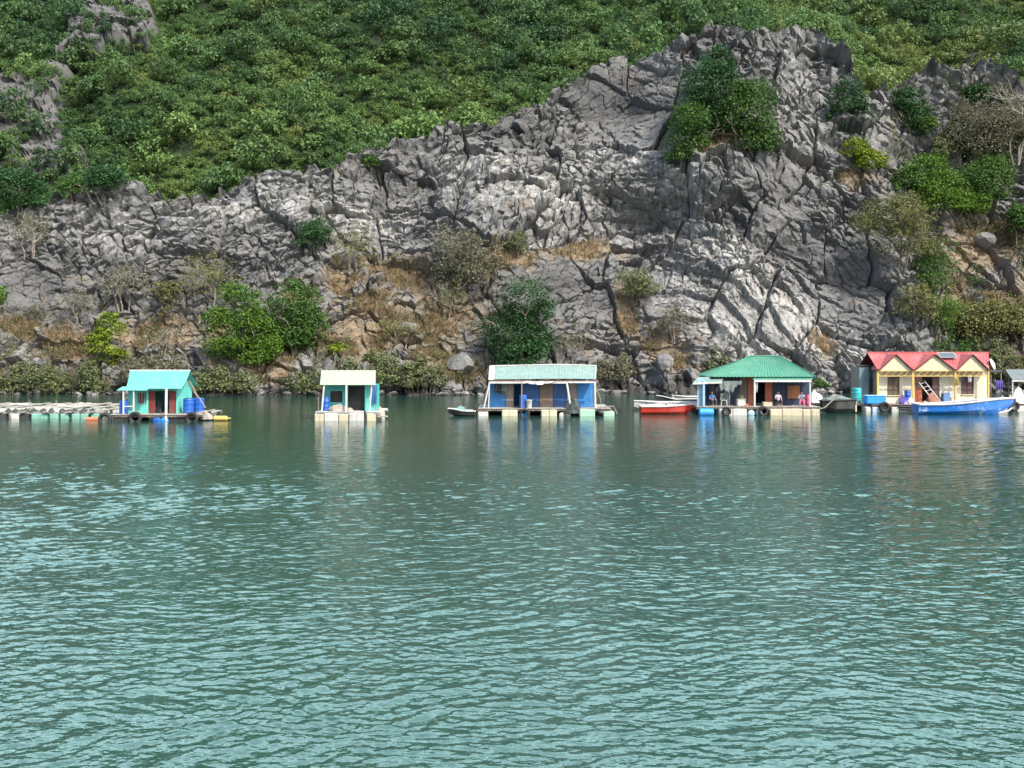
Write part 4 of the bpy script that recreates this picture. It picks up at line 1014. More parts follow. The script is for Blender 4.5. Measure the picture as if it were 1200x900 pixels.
post(h3, (f.x(611, .1), .1, zd), (f.x(611.5, .15), .15, zb), .05, GREY_WOOD); post(h3, (f.x(668, .1), .1, zd+.3), (f.x(664, .15), .15, zb), .075, WHITE); post(h3, (f.x(697.5, .1), .1, zd), (f.x(697, .15), .15, zb), .075, WHITE)
D = 1.3; zt = ze+.15
for a, b, m_, nm in ((574, 592.5, BLUE_WALL, 'wall_panel'), (613, 632, BLUE_SHADED, 'wall_panel'), (648.5, 664, BLUE_SHADED, 'wall_panel'), (676.5, 695, BLUE_WALL, 'wall_panel'), (632.5, 648, BROWN_WOOD, 'door'), (593, 602, GREY_WOOD, 'door'), (664.5, 676, GREY_WOOD, 'door'), (695.3, 698, GREY_WOOD, 'corner_board')):  # middle panels take a darker blue: shade put into the sheet colour
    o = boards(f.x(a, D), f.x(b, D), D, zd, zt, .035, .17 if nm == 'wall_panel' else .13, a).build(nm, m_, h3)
    if nm == 'door': MB().box(f.x(a, D)+.05, f.x(b, D)-.05, D-.035, D-.014, zd+.95, zd+1.04).build('rail', m_, o)
MB().box(f.x(574, D), f.x(574, D)+.03, D+.04, 4.2, zd, zt).box(f.x(698, D)-.03, f.x(698, D), D+.04, 4.2, zd, zt).box(f.x(574, D)+.035, f.x(698, D)-.035, 4.2, 4.24, zd, zt).build('wall', BLUE_WALL, h3)
floats([(f.x(560), f.x(572), -.05, .8, -.08, .30, FOAM), (f.x(588), f.x(606.5), -.12, .8, -.1, .45, FOAM_Y), (f.x(634), f.x(643), -.1, .8, -.1, .45, FOAM_Y), (f.x(643.2), f.x(652.5), -.1, .8, -.1, .45, FOAM_Y), (f.x(679), f.x(697), -.14, .8, -.1, .48, FOAM_G), (f.x(707), f.x(720), -.05, .8, -.08, .32, FOAM_G), (f.x(563), f.x(712), 3.6, 4.6, -.1, .36, DARK)], h3)
for a in (611, 617.5, 658.5, 665.5):
    MB().lathe((f.x(a), .0, .05), [(.1, -.02), (.2, .04), (.2, .62), (.1, .7)], 12, 'y').build('float', FOAM if a in (658.5, 665.5) else CYAN_PL, h3, True)
MB().tube([f.at(697.5, 451, .1), f.at(702, 462, .1), f.at(706, 478, .05)], .018, 5).build('mooring_rope', TWINE, h3)
MB().tube([f.at(699, 478, .05), f.at(719, 476, .05), f.at(723, 485, .0)], .05, 6).build('outrigger', GREY_WOOD, h3)
barrel(f.W(613, .6, zd), 'blue barrel standing on the deck between the grey door and dark blue panel', r=.28, h=.92)
bu = MB().lathe((0, 0, 0), [(.15, 0), (.19, .40), (.21, .42), (.21, .45), (.18, .45)], 14).build('bucket', FOAM, smooth=True); bu.location = f.W(620, .3, zd); bu.scale = (1.15, 1.15, 1.3)
MB().tube([(-.2, 0, .42), (-.1, -.05, .3), (.1, -.05, .3), (.2, 0, .42)], .012, 4).build('handle', DARK, bu); tag(bu, 'white bucket standing right of the blue barrel at the long house', 'bucket')
heap('dark_net', 'net', f.W(671, .1, .18), (1.15, .7, .95), NET_D, 'dark net heap over the deck edge of the long blue house', 44)
heap('dark_net', 'net', f.W(704, .25, .2), (.6, .6, .40), NET_D, 'small dark net under the right outrigger of the long blue house', 45)
tyre(f.W(615, -.2, .18), 'tyre hung below the blue barrel of the long blue house', .33)
drape('hanging_clothes', 'clothes', f.W(583.5, .8, f.z(450.5, .8)), .55, .62, CLOTH_D, 'dark clothes hanging under the eave of the blue left panel', 7)
drape('hanging_clothes', 'clothes', f.W(590.5, .8, f.z(450.5, .8)), .32, .80, CLOTH_G, 'grey shirt hanging beside the dark clothes at the grey door', 8)
drape('tarpaulin', 'tarpaulin', f.W(636, .1, f.z(447)), 2.9, .18, CLOTH_W, 'white strip of tarpaulin sagging along the fascia of the long blue house', 9, rag=1.2)

# ================================================================== boats
def hull(L, B, H, st, n=14):
    """st: functions of t in 0..1 (stern to bow): half beam, keel height, gunwale height -> outer skin with inner skin, one mesh"""
    outer, inner = [], []
    for i in range(n+1):
        t = i/n; b, zk, zg = st(t); b = max(b, .015); x = (t-.5)*L
        outer.append([(x, -b, zg), (x, -b*.86, zk+(zg-zk)*.42), (x, -b*.35, zk+.02), (x, 0, zk), (x, b*.35, zk+.02), (x, b*.86, zk+(zg-zk)*.42), (x, b, zg)])
        q = .05; bi = max(b-q, .008)
        x += .04 if i == 0 else -.04 if i == n else 0
        inner.append([(x, -bi, zg), (x, -bi*.86, zk+q+(zg-zk)*.42), (x, -bi*.35, zk+q+.02), (x, 0, zk+q), (x, bi*.35, zk+q+.02), (x, bi*.86, zk+q+(zg-zk)*.42), (x, bi, zg)])
    mb = MB(); mb.loft(outer, False, False); mb.loft([list(reversed(r)) for r in inner], False, False)
    m = 7
    for i in (0, n):                                                # stern and stem closed
        vs = outer[i] + inner[i]; fs = [tuple(range(m))] if i == 0 else [tuple(reversed(range(m)))]
        fs.append(tuple(range(m, 2*m)) if i else tuple(reversed(range(m, 2*m)))); mb.add(vs, fs)
    return mb, outer
def boat(name, cat, label, px, Y, L, st, mat, rim, B=1, H=1, thwarts=3, rotz=0, rimr=.04, group='boats moored at the rafts', inside=None):
    t = thing(name, label, cat, ((px-600)/FPX*Y, Y, 0), group, rotz)
    mb, out = hull(L, B, H, st); mb.build('hull', mat, t)
    mb = MB(); mb.tube([r[0] for r in out] + [r[-1] for r in reversed(out)] + [out[0][0]], rimr, 6); mb.build('gunwale', rim, t)
    for i in range(thwarts):
        tt = .2 + .5*i/max(1, thwarts-1); b, zk, zg = st(tt)
        MB().box((tt-.5)*L-.12, (tt-.5)*L+.12, -b+.06, b-.06, zg-.16, zg-.12).build('thwart', inside or GREY_WOOD, t)
    return t
ss = lambda a, b, t: (lambda q: q*q*(3-2*q))(min(1, max(0, (t-a)/(b-a))))
def outboard(parent, x, z):
    m_ = MB().rbox(x-.18, x+.18, -.14, .14, z, z+.38, .06).build('outboard_motor', DARK, parent); MB().box(x-.06, x+.06, -.04, .04, z-.7, z).build('shaft', DARK, m_); return m_
# little speedboat left of the blue house
b = boat('speedboat', 'boat', 'small black hulled skiff with white rim and glass windscreen, left of the blue house', 541, 72.9, 1.95, lambda t: (.52*(1-ss(.45, 1, t))**.8+.02, -.12+.30*ss(.6, 1, t), .36+.16*ss(.2, 1, t)), DARK, WHITE, thwarts=1, rotz=math.pi, rimr=.05)
MB().loft([[(-.3, -.36, .42), (.42, -.24, .50), (.42, .24, .50), (-.3, .36, .42)], [(-.2, -.28, .62), (.1, -.16, .74), (.1, .16, .74), (-.2, .28, .62)]]).build('windscreen', paint('screen_glass', (.20, .38, .36), .15, .1), b)
outboard(b, -1.02, .34)
# red boat and its two neighbours
b = boat('rowing_boat', 'boat', 'red boat with white gunwale and dark raked bow', 784, 75.0, 4.2, lambda t: (.68*(1-ss(.5, 1, t))**.7+.03, -.15+.55*ss(.72, 1, t), .58+.14*ss(.3, 1, t)), RED_BOAT, WHITE, thwarts=4, rimr=.06)
MB().box(-1.9, -1.2, -.5, .5, .50, .55).build('stern_deck', WHITE, b)
MB().tube([(-1.5, .1, .62), (.4, .3, .9), (1.9, .2, .72)], .035).build('oar', WHITE, b); MB().obox((.4, .1, .66), (1.2, .5, .14), (0, .05, .1)).build('fish_box', FOAM, b)
b = boat('skiff', 'boat', 'long white narrow boat lying behind the red one', 784, 79.0, 5.4, lambda t: (.5*(1-ss(.7, 1, t))*(.8+.2*ss(0, .2, t))+.03, -.1+.4*ss(.8, 1, t), .64+.10*ss(.6, 1, t)), FOAM, WHITE, thwarts=5, rotz=math.pi, rimr=.05)
b = boat('sampan', 'boat', 'dark wooden boat with upturned prow behind the red and white boats', 798, 81.5, 3.9, lambda t: (.6*(1-ss(.5, 1, t))+.04, -.1+.5*ss(.7, 1, t), .72+.30*ss(.55, 1, t)), DARK, FOAM, thwarts=3, rotz=math.pi, rimr=.045)
b = boat('skiff', 'boat', 'pale boat farthest behind, level with the left awning of the green roof', 806, 84.5, 2.6, lambda t: (.5*(1-ss(.6, 1, t))+.04, -.1+.4*ss(.7, 1, t), .80+.10*ss(.5, 1, t)), FOAM_C, WHITE, thwarts=2, rotz=math.pi)

# ================================================================== green hip roof house
f = Fr(885, 73.5); F4 = f
h4 = thing('floating_house', 'open fronted dark blue floating house under a bright green hip roof', 'house', f.loc(), 'floating houses moored along the shore')
zd = .62
plank_deck(f.x(817), f.x(961), 0, 2.6, zd, h4); plank_deck(f.x(828), f.x(955), 2.66, 6.0, zd-.03, h4)
e0, e1 = f.x(834, .5), f.x(956, .5); ze = f.z(441.8, .5); r0, r1 = f.x(879, 3.4), f.x(913, 3.4); zr = f.z(417.5, 3.4)
mb = MB(); mb.sheet((e0, .5, ze), (e1, .5, ze), (r1, 3.4, zr), (r0, 3.4, zr), .26, .035, .014, 2).sheet((e1, 6.3, ze), (e0, 6.3, ze), (r0, 3.4, zr), (r1, 3.4, zr), .26, .035, .014, 2)
mb.sheet((e0, 6.3, ze), (e0, .5, ze), (r0, 3.39, zr), (r0, 3.41, zr), .26, .035, .014, 2).sheet((e1, .5, ze), (e1, 6.3, ze), (r1, 3.41, zr), (r1, 3.39, zr), .26, .035, .014, 2); mb.build('roof', GREEN_ROOF, h4)
MB().tube([(e0, .5, ze+.03), (r0, 3.4, zr+.04), (r1, 3.4, zr+.04), (e1, .5, ze+.03)], .05).build('hip_cap', GREEN_ROOF, h4)
zA = f.z(446, .1)
MB().sheet((f.x(812, .05), .05, f.z(448.5)), (f.x(846, .05), .05, f.z(446.5)), (f.x(850, 1.4), 1.4, ze+.02), (f.x(818, 1.4), 1.4, ze-.04), .2, .015, .012, 1).build('left_awning', GREYGREEN, h4)
MB().obox((f.x(829, 0), .02, f.z(447.6)-.07), (f.x(846)-f.x(812), .06, .14), (0, -.045, 0)).build('awning_beam', WHITE, h4)
MB().sheet((f.x(882, .05), .05, zA+.06), (f.x(951, .05), .05, zA+.06), (f.x(955, .8), .8, ze-.02), (f.x(884, .8), .8, ze-.02), .2, .015, .012, 1).build('right_awning', GREEN_ROOF, h4)
MB().box(f.x(884), f.x(951), 0, .06, zA-.10, zA+.05).build('awning_beam', WHITE, h4)
for px, r, m_ in ((824.5, .11, LBLUE), (884.3, .075, WHITE), (949.2, .06, WHITE)): post(h4, (f.x(px, .05), .09, zd), (f.x(px, .05), .09, zA-.05), r, m_)
D = 2.0; zt = ze - .02
MB().box(f.x(826, D), f.x(826, D)+.04, D+.05, 4.4, zd, zt-.1).build('wall', LBLUE, h4)
boards(f.x(816.5, .5), f.x(823, .5), .3, zd, zt-.12, .03, .14, 5).build('side_panel', LBLUE, h4)
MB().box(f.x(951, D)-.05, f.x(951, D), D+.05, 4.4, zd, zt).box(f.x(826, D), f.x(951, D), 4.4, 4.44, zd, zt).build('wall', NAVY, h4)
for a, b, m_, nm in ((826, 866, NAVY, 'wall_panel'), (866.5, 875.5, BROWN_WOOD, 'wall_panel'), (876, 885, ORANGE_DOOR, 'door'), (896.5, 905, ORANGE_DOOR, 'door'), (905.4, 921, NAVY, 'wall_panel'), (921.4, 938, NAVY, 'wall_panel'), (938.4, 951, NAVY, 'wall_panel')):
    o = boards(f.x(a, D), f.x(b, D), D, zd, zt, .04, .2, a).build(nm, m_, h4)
    if nm == 'door': MB().box(f.x(a, D)+.04, f.x(b, D)-.04, D-.04, D-.014, zd+.9, zd+1.0).build('rail', m_, o)
sh = boards(f.x(922.5, D), f.x(937, D), D-.06, f.z(467, D), f.z(452, D), .04, .15, 3).build('shutter', paint('orange_brown_shutter', (.34, .14, .05), .7, .4), h4)
floats([(f.x(842.5), f.x(858), -.1, 1.2, -.1, .46, FOAM), (f.x(858.4), f.x(875), -.1, 1.2, -.1, .46, FOAM), (f.x(902), f.x(916), -.12, 1.2, -.1, .45, FOAM_C), (f.x(916.3), f.x(940), -.12, 1.2, -.1, .47, FOAM_C), (f.x(940.5), f.x(949.5), -.12, 1.2, -.1, .43, FOAM_C), (f.x(950), f.x(960), -.12, 1.2, -.1, .43, FOAM_C), (f.x(826), f.x(960), 4.4, 5.6, -.1, .40, DARK)], h4)
MB().lathe((f.x(819), .1, .2), [(.12, 0), (.31, .06), (.31, 1.02), (.12, 1.1)], 16, 'x').build('float', CYAN_PL, h4, True)
for a in (880.5, 890): MB().lathe((f.x(a), -.05, .14), [(.1, -.02), (.24, .04), (.24, .7), (.1, .8)], 14, 'y').build('float', paint('pale_blue_float', (.40, .58, .66), .6, .3), h4, True)
MB().tube([f.at(961, 479, .1), f.at(966, 478, .1), f.at(978, 467, .4)], .045).build('gangway_pole', GREY_WOOD, h4)
tyre(f.W(851.5, -.24, .3), 'tyre hung on the white floats of the green roofed house', .30)
tyre(f.W(894.5, -.22, .3), 'tyre between the pale blue and cream floats of the green roofed house', .33)
drape('tarpaulin', 'tarpaulin', f.W(856, .35, f.z(446.5, .3)), 1.7, .85, CLOTH_G, 'grey green tarpaulin sagging from the eave beside the middle post', 12, rag=.45)
drape('hanging_clothes', 'clothes', f.W(838, .9, f.z(449, .9)), .9, 1.0, CLOTH_D, 'dark clothes hung under the left awning above a seated person', 13)
drape('hanging_clothes', 'clothes', f.W(852, .8, f.z(458, .8)), .5, 1.0, CLOTH_G, 'long pale grey cloth hanging lower, right of the dark clothes', 15)
drape('hanging_clothes', 'clothes', f.W(886.5, .2, f.z(447.5)), .22, .75, CLOTH_W, 'white cloth tied to the middle post of the green roofed house', 14)
box_thing('cool_box', 'box', f.W(868, .5, zd), (.62, .5, .48), FOAM, 'white box with a green basket on top, left of the middle post')
bk = MB().lathe((0, 0, 0), [(.18, 0), (.27, .16), (.28, .24), (.25, .24)], 14).build('basket', paint('olive_basket', (.10, .13, .05), .8, .3), smooth=True); bk.location = f.W(867.5, .5, zd+.535); tag(bk, 'dark green basket standing on the white box', 'basket'); MB().torus((0, 0, .235), .27, .02, (0, 0, 1), 14, 5).build('rim', DARK, bk)
box_thing('cool_box', 'box', f.W(899, .25, zd), (.66, .4, .26), FOAM_C, 'low cream foam box on the deck edge right of the middle post')
heap('red_bundle', 'bundle', f.W(874.5, .4, zd), (.5, .4, .18), paint('red_bundle_cloth', (.42, .09, .06), .9, .3), 'red bundle on the deck right of the white box', 17)
barrel(f.W(947.2, .45, zd), 'pink drum standing against the right post of the green roofed house', PINK, .17, .85)
st_ = thing('plastic_chair', 'white plastic chair beside the seated person under the left awning', 'chair', tuple(f.W(848, .8, zd)))
MB().rbox(-.2, .2, -.2, .2, .40, .44, .015).build('seat', FOAM, st_); MB().obox((0, .22, .66), (.40, .04, .44), (-.15, 0, 0)).build('backrest', FOAM, st_)
for a in (-1, 1):
    for b_ in (-1, 1): MB().tube([(a*.17, b_*.17, .40), (a*.21, b_*.21, 0)], .025, 6).build('leg', FOAM, st_)

# ------------------------------------------------------------------ people: one skinned body each, clothes over it
def skin(name, joints, edges, radii, mat, root=0, sub=1):
    me = bpy.data.meshes.new(name); me.from_pydata([tuple(j) for j in joints], edges, []); o = bpy.data.objects.new(name, me); C.objects.link(o)
    m = o.modifiers.new('s', 'SKIN'); m.use_smooth_shade = True
    for i, sv in enumerate(me.skin_vertices[0].data): r = radii[i]; sv.radius = (r, r) if isinstance(r, (int, float)) else r; sv.use_root = (i == root)
    if sub: o.modifiers.new('u', 'SUBSURF').levels = sub
    dg = bpy.context.evaluated_depsgraph_get(); dg.update()
    nm = bpy.data.meshes.new_from_object(o.evaluated_get(dg)); o.modifiers.clear(); o.data = nm; nm.materials.clear(); nm.materials.append(mat)
    nm.polygons.foreach_set('use_smooth', [True]*len(nm.polygons)); return o
def person(p, label, shirt, trousers, rotz=0, turn=0.0, seat=.30, lean=0.0):
    z0 = seat
    J, E, Rr = [], [], []
    def j(x, y, z, r, par=None):
        J.append((x, y, z)); Rr.append(r)
        if par is not None: E.append((par, len(J)-1))
        return len(J)-1
    pel = j(0, 0, z0+.06, .125); bel = j(0, -.02, z0+.20, .115, pel); che = j(0, -.03-lean*.3, z0+.38, .125, bel); nb = j(0, -.04-lean*.5, z0+.51, .055, che)
    nk = j(0, -.05-lean*.55, z0+.58, .048, nb); hd = j(0, -.065-lean*.6, z0+.66, .085, nk); ht = j(0, -.06-lean*.6, z0+.75, .080, hd); nose = j(.02*turn, -.165-lean*.6, z0+.665, .018, hd)
    for s in (-1, 1): j(s*.095, -.055-lean*.6, z0+.67, .018, hd)
    arms, legs = [], []
    for s in (-1, 1):
        sh_ = j(s*.165, -.03-lean*.4, z0+.46, .058, che); el = j(s*.23, -.12-lean*.2, z0+.22, .042, sh_); wr = j(s*.13, -.32, z0+.20, .030, el); pa = j(s*.115, -.38, z0+.185, .034, wr)
        for q in range(4):
            a = j(s*(.085+.021*q), -.43, z0+.18, .0095, pa); b_ = j(s*(.083+.022*q), -.455-.006*(q in (1, 2)), z0+.155, .0085, a); j(s*(.082+.022*q), -.46, z0+.125, .0075, b_)
        th_ = j(s*.075, -.385, z0+.17, .011, pa); j(s*.06, -.42, z0+.155, .009, th_)
        hp = j(s*.09, -.02, z0+.03, .095, pel); kn = j(s*.15, -.40, z0+.10, .062, hp); an = j(s*.14, -.40, .075, .042, kn); j(s*.145, -.56, .035, .038, an)
        arms.append((sh_, el)); legs.append((hp, kn, an))
    o = skin('person', J, E, Rr, SKIN)
    # shirt
    S = [J[bel], J[che], J[nb]]; SE = [(0, 1), (1, 2)]; SR = [.135, .145, .068]; S.append((0, -.01, z0+.07)); SE.append((0, 3)); SR.append(.138)
    for (a, b_), s in zip(arms, (-1, 1)):
        n = len(S); mid = tuple(np.array(J[a])*.25 + np.array(J[b_])*.75); S += [J[a], mid]; SE += [(1, n), (n, n+1)]; SR += [.072, .060]
    skin('shirt', S, SE, SR, shirt).parent = o
    T = [J[pel]]; TE = []; TR = [.145]
    for hp, kn, an in legs:
        n = len(T); T += [J[hp], J[kn], tuple(np.array(J[kn])*.12 + np.array(J[an])*.88)]; TE += [(0, n), (n, n+1), (n+1, n+2)]; TR += [.108, .076, .060]
    skin('trousers', T, TE, TR, trousers).parent = o
    hc = Vector(J[ht]) + Vector((0, .018, -.012)); mb = MB(); rings = []
    for i in range(7):
        t = i/6; zz = -.07 + .155*t; rr = .1*math.cos(max(0, (t-.35)/.65)*math.pi/2*.97)
        rings.append([(hc.x + rr*math.cos(a)*.95, hc.y + .012 + rr*math.sin(a)*(1.05 if math.sin(a) > 0 else (.62 if t < .45 else .95)), hc.z + zz) for a in (2*math.pi*q/14 for q in range(14))])
    mb.loft(rings).build('hair', HAIR, o, True)
    mb = MB()
    for s in (-1, 1): mb.lathe((s*.034, -.148-lean*.6, z0+.70), [(.004, -.008), (.012, 0), (.004, .008)], 8, 'y')
    mb.lathe((0, -.146-lean*.6, z0+.615), [(.005, -.006), (.022, 0), (.005, .006)], 8, 'y'); mb.build('face_features', paint('dark_eyes', (.05, .02, .02), .5, 0), o)
    o.location = p; o.rotation_euler = (0, 0, rotz)
    return tag(o, label, 'person')
def stool(p, label, h=.30):
    o = MB().rbox(-.17, .17, -.15, .15, h-.06, h-.012, .015).build('stool', BROWN_WOOD)
    for a in (-1, 1):
        for b_ in (-1, 1): MB().box(a*.14-.02, a*.14+.02, b_*.12-.02, b_*.12+.02, 0, h-.064).build('leg', BROWN_WOOD, o)
    o.location = p; return tag(o, label, 'stool')
P4 = f.W(911.5, .7, zd); stool(P4, 'low wooden stool under the person in the pale shirt'); person(P4, 'person in pale shirt and dark trousers seated below the orange red door', LILAC, CLOTH_D, rotz=.1)
P4 = f.W(939.5, .7, zd); stool(P4, 'low wooden stool under the person in pink trousers'); person(P4, 'person in grey lilac top and pink trousers seated by the orange brown shutter', LILAC, PINK, rotz=-.25, lean=.05)
P4 = f.W(834, .75, zd); stool(P4, 'low wooden stool under the person in navy clothes'); person(P4, 'person in navy clothes seated in the shade under the left awning', CLOTH_B, CLOTH_D, rotz=.3)

# ------------------------------------------------------------------ between the green and red roofs
b = boat('old_boat', 'boat', 'bulky dark grey boat with whitish stern between the green and red roofs', 981, 76.6, 2.35, lambda t: (.95*(.85+.15*ss(0, .3, t))*(1-.55*ss(.6, 1, t)), -.15+.25*ss(.6, 1, t), .98-.12*ss(.4, 1, t)), GREYHULL, DARK, thwarts=0, rimr=.07, rotz=math.pi)
MB().box(-1.22, -1.12, -.75, .75, .1, .95).build('transom', FOAM_C, b)
o = lump(2.1, 1.5, .38, 61).build('cover', CLOTH_G, b); o.location = (0, 0, .86)
f9 = Fr(965, 76.2)
rf = thing('work_raft', 'low dark work raft of beams linking the green and red roofed houses', 'raft', (Fr(985, 79.5).X0, 79.5, 0)); g = Fr(985, 79.5)
plank_deck(g.x(952), g.x(1012), 0, 3.2, .55, rf, BROWN_WOOD); floats([(g.x(953), g.x(972), .1, 3, -.1, .34, DARK), (g.x(992), g.x(1010), .1, 3, -.1, .34, DARK)], rf)
heap('white_sack', 'sack', g.W(955, .5, .55), (1.2, .8, .85), CLOTH_W, 'bulging white sack on the work raft beside the green roofed house', 71)
heap('dark_net', 'net', g.W(967, .6, .55), (.8, .7, .75), NET_D, 'dark net heap right of the bulging white sack', 72)
heap('net_heap', 'net', g.W(979, 1.5, .55), (1.2, .9, .55), NET, 'pale net heap behind the bulky grey boat', 73)
pt = thing('potted_tree', 'leafy green potted tree standing right of the green hip roof', 'plant', tuple(g.W(961, 1.6, .55)))
MB().lathe((0, 0, 0), [(.18, 0), (.26, .34), (.29, .36), (.29, .42), (.24, .42)], 14).build('pot', RUST, pt, True)
mbt = MB(); mbt.tube([(0, 0, .35), (.03, 0, .9), (0, .02, 1.4)], [.04, .03, .02]); mbt.build('trunk', BARK, pt)
V, var = leaf_cloud([(-.05, 0, 1.45, .48, .4, .42), (.4, 0, 1.25, .35, .3, .3), (-.3, -.1, 1.15, .3, .3, .25)], 60, 8, .09, np.random.default_rng(4)); np_mesh('crown', V, quads(len(V)), M_MID, dict(var=var), parent=pt)

# ================================================================== cream house, red gabled roof
f = Fr(1090, 77.9)
h5 = thing('floating_house', 'cream floating house with three red gables and yellow posts', 'house', f.loc(), 'floating houses moored along the shore')
zd = .58
plank_deck(f.x(1020), f.x(1165), .3, 6.0, zd, h5)
fd = .5; zb, zp = f.z(434.3, fd), f.z(415.3, fd); zr = zp+.10
gx = [(f.x(1029, fd), f.x(1069.6, fd)), (f.x(1070.2, fd), f.x(1119.2, fd)), (f.x(1120, fd), f.x(1158.5, fd))]
x0, x1 = f.x(1028, fd), f.x(1159.5, fd); xr1 = f.x(1158.5, 2.7)
MB().sheet((x0, fd+.05, zb+.12), (x1, fd+.05, zb+.12), (xr1, 2.7, zr), (x0, 2.7, zr), .25, .02, .012, 1).sheet((xr1, 5.2, zb), (x0, 5.2, zb), (x0, 2.7, zr), (xr1, 2.7, zr), .25, .02, .012, 1).build('roof', RED_ROOF, h5)
MB().tube([(x0-.05, 2.7, zr+.03), (xr1+.03, 2.7, zr+.03)], .05).build('ridge_cap', RED_ROOF, h5)
for a, b_ in gx:
    m_ = (a+b_)/2
    gb = MB().prism([(a+.04, zb), (b_-.04, zb), (m_, zp-.05)], fd-.02, fd+.03).build('gable', CREAM, h5)
    MB().sheet((a, fd-.14, zb+.02), (a, 2.5, zb+.02), (m_, 2.68, zp), (m_, fd-.14, zp), .25, .02, .012, 1).sheet((b_, 2.5, zb+.02), (b_, fd-.14, zb+.02), (m_, fd-.14, zp), (m_, 2.68, zp), .25, .02, .012, 1).build('gable_roof', RED_ROOF, gb)
    MB().tube([(a-.02, fd-.15, zb), (m_, fd-.15, zp+.0), (b_+.02, fd-.15, zb)], .055, 5).build('barge_board', paint('maroon_trim', (.20, .03, .03), .6, .2), gb)
zt2 = f.z(440.5, fd)
mb = MB(); mb.box(x0+.05, x1-.05, fd-.02, fd+.04, zb-.06, zb-.003).box(x0+.05, x1-.05, fd-.02, fd+.04, zt2-.04, zt2+.02)
x = x0+.1
while x < x1-.4:
    mb.tube([(x, fd+.01, zt2), (x+.32, fd+.01, zb-.03)], .025, 4); mb.tube([(x+.32, fd+.01, zb-.03), (x+.5, fd+.01, zt2)], .018, 4); x += .5
mb.build('truss', YELLOW, h5)
for px in (1028.8, 1069.9, 1119.6, 1158.3): MB().box(f.x(px, fd)-.07, f.x(px, fd)+.07, fd-.03, fd+.09, zd, zb-.065).build('post', YELLOW, h5)
D = 1.25; zt = zb-.02
def zz(py): return f.z(py, D)
cols = [1028, 1040.5, 1053.5, 1072, 1101, 1127, 1140.5, 1158]; cx_ = [f.x(q, D) for q in cols]
mb = MB()
mb.box(cx_[0], cx_[1], D, D+.06, zd, zt).box(cx_[1], cx_[2], D, D+.06, zd, zz(463)).box(cx_[1], cx_[2], D, D+.06, zz(441.5), zt).box(cx_[2], cx_[3], D, D+.06, zd, zt).box(cx_[3], cx_[4], D, D+.06, zz(441.5), zt).box(cx_[4], cx_[5], D, D+.06, zd, zt).box(cx_[5], cx_[6], D, D+.06, zd, zz(462)).box(cx_[5], cx_[6], D, D+.06, zz(440), zt).box(cx_[6], cx_[7], D, D+.06, zd, zt)
mb.build('front_wall', CREAM2, h5)
SHUT = paint('plum_brown_shutter', (.10, .05, .05), .6, .3, (.2, .13, .12))
for a, b_, p1, p2, sm in ((1, 2, 463, 441.5, paint('brown_lattice', (.13, .09, .05), .7, .6, (.26, .24, .12), 2.0)), (5, 6, 462, 440, SHUT)):
    w = MB().box(cx_[a]+.02, cx_[b_]-.02, D+.02, D+.05, zz(p1)+.02, zz(p2)-.02).build('window', sm, h5)
    mm = (cx_[a]+cx_[b_])/2
    MB().box(cx_[a]-.03, cx_[a]+.02, D-.03, D-.003, zz(p1), zz(p2)).box(cx_[b_]-.02, cx_[b_]+.03, D-.03, D-.003, zz(p1), zz(p2)).box(cx_[a]+.023, cx_[b_]-.023, D-.03, D-.003, zz(p2)-.05, zz(p2)).box(cx_[a]+.023, cx_[b_]-.023, D-.03, D-.003, zz(p1), zz(p1)+.05).box(mm-.02, mm+.02, D-.025, D-.003, zz(p1)+.053, zz(p2)-.053).build('frame', SHUT, w)
    MB().box(cx_[a]-.06, cx_[b_]+.06, D-.09, D-.003, zz(p1)-.06, zz(p1)-.004).build('sill', CREAM, w)
dr = MB().box(f.x(1072.5, D), f.x(1080.5, D), D-.02, D+.03, zd, zz(441.5)).build('door', ORANGE_DOOR, h5)
MB().box(f.x(1073.5, D), f.x(1079.5, D), D-.035, D-.023, zz(455), zz(443)).build('panel', BROWN_WOOD, dr)
dr = MB().box(f.x(1092.5, D), f.x(1100.6, D), D-.02, D+.03, zd, zz(441.5)).build('door', SHUT, h5); MB().box(f.x(1093.4, D), f.x(1094, D), D-.05, D-.023, zz(458), zz(456)).build('handle', DARK, dr)
MB().box(cx_[0], cx_[0]+.05, D+.065, 4.9, zd, zt).box(cx_[7]-.05, cx_[7], D+.065, 4.9, zd, zt).box(cx_[0]+.055, cx_[7]-.055, 4.9, 4.95, zd, zt).build('wall', GREY_WOOD, h5)
MB().box(cx_[0]-.02, cx_[0]-.003, 2.2, 3.0, f.z(460, 2), f.z(442, 2)).build('side_window', SHUT, h5)
sp = MB().obox((0, 0, 0), (1.25, .75, .04), (math.atan2(zr-zb-.12, 2.2)*.95, 0, 0)).build('solar_panel', SOLAR); sp.location = f.W(1110, 1.95, f.z(418, 1.95)+.13); tag(sp, 'small grey solar panel lying on the red roof between two gables', 'solar panel')
MB().obox((0, 0, .0), (1.31, .81, .03), (math.atan2(zr-zb-.12, 2.2)*.95, 0, 0)).build('frame', WHITE, sp)
ds = MB().lathe((0, 0, 0), [(.02, .10), (.22, .07), (.40, 0), (.47, -.07), (.455, -.085), (.38, -.02), (.2, .045), (.02, .07)], 20).build('satellite_dish', DISH, smooth=True)
ds.location = f.W(1164, 1.2, f.z(426.5, 1.2)); ds.rotation_euler = (math.radians(68), math.radians(12), math.radians(52)); tag(ds, 'white satellite dish on the right end of the red roof', 'satellite dish')
MB().tube([(0, 0, .08), (.05, -.1, .5), (0, -.25, .9)], .03).build('mount', DARK, ds); MB().tube([(.0, .42, -.02), (0, .1, -.45)], .015).build('feed_arm', DARK, ds)
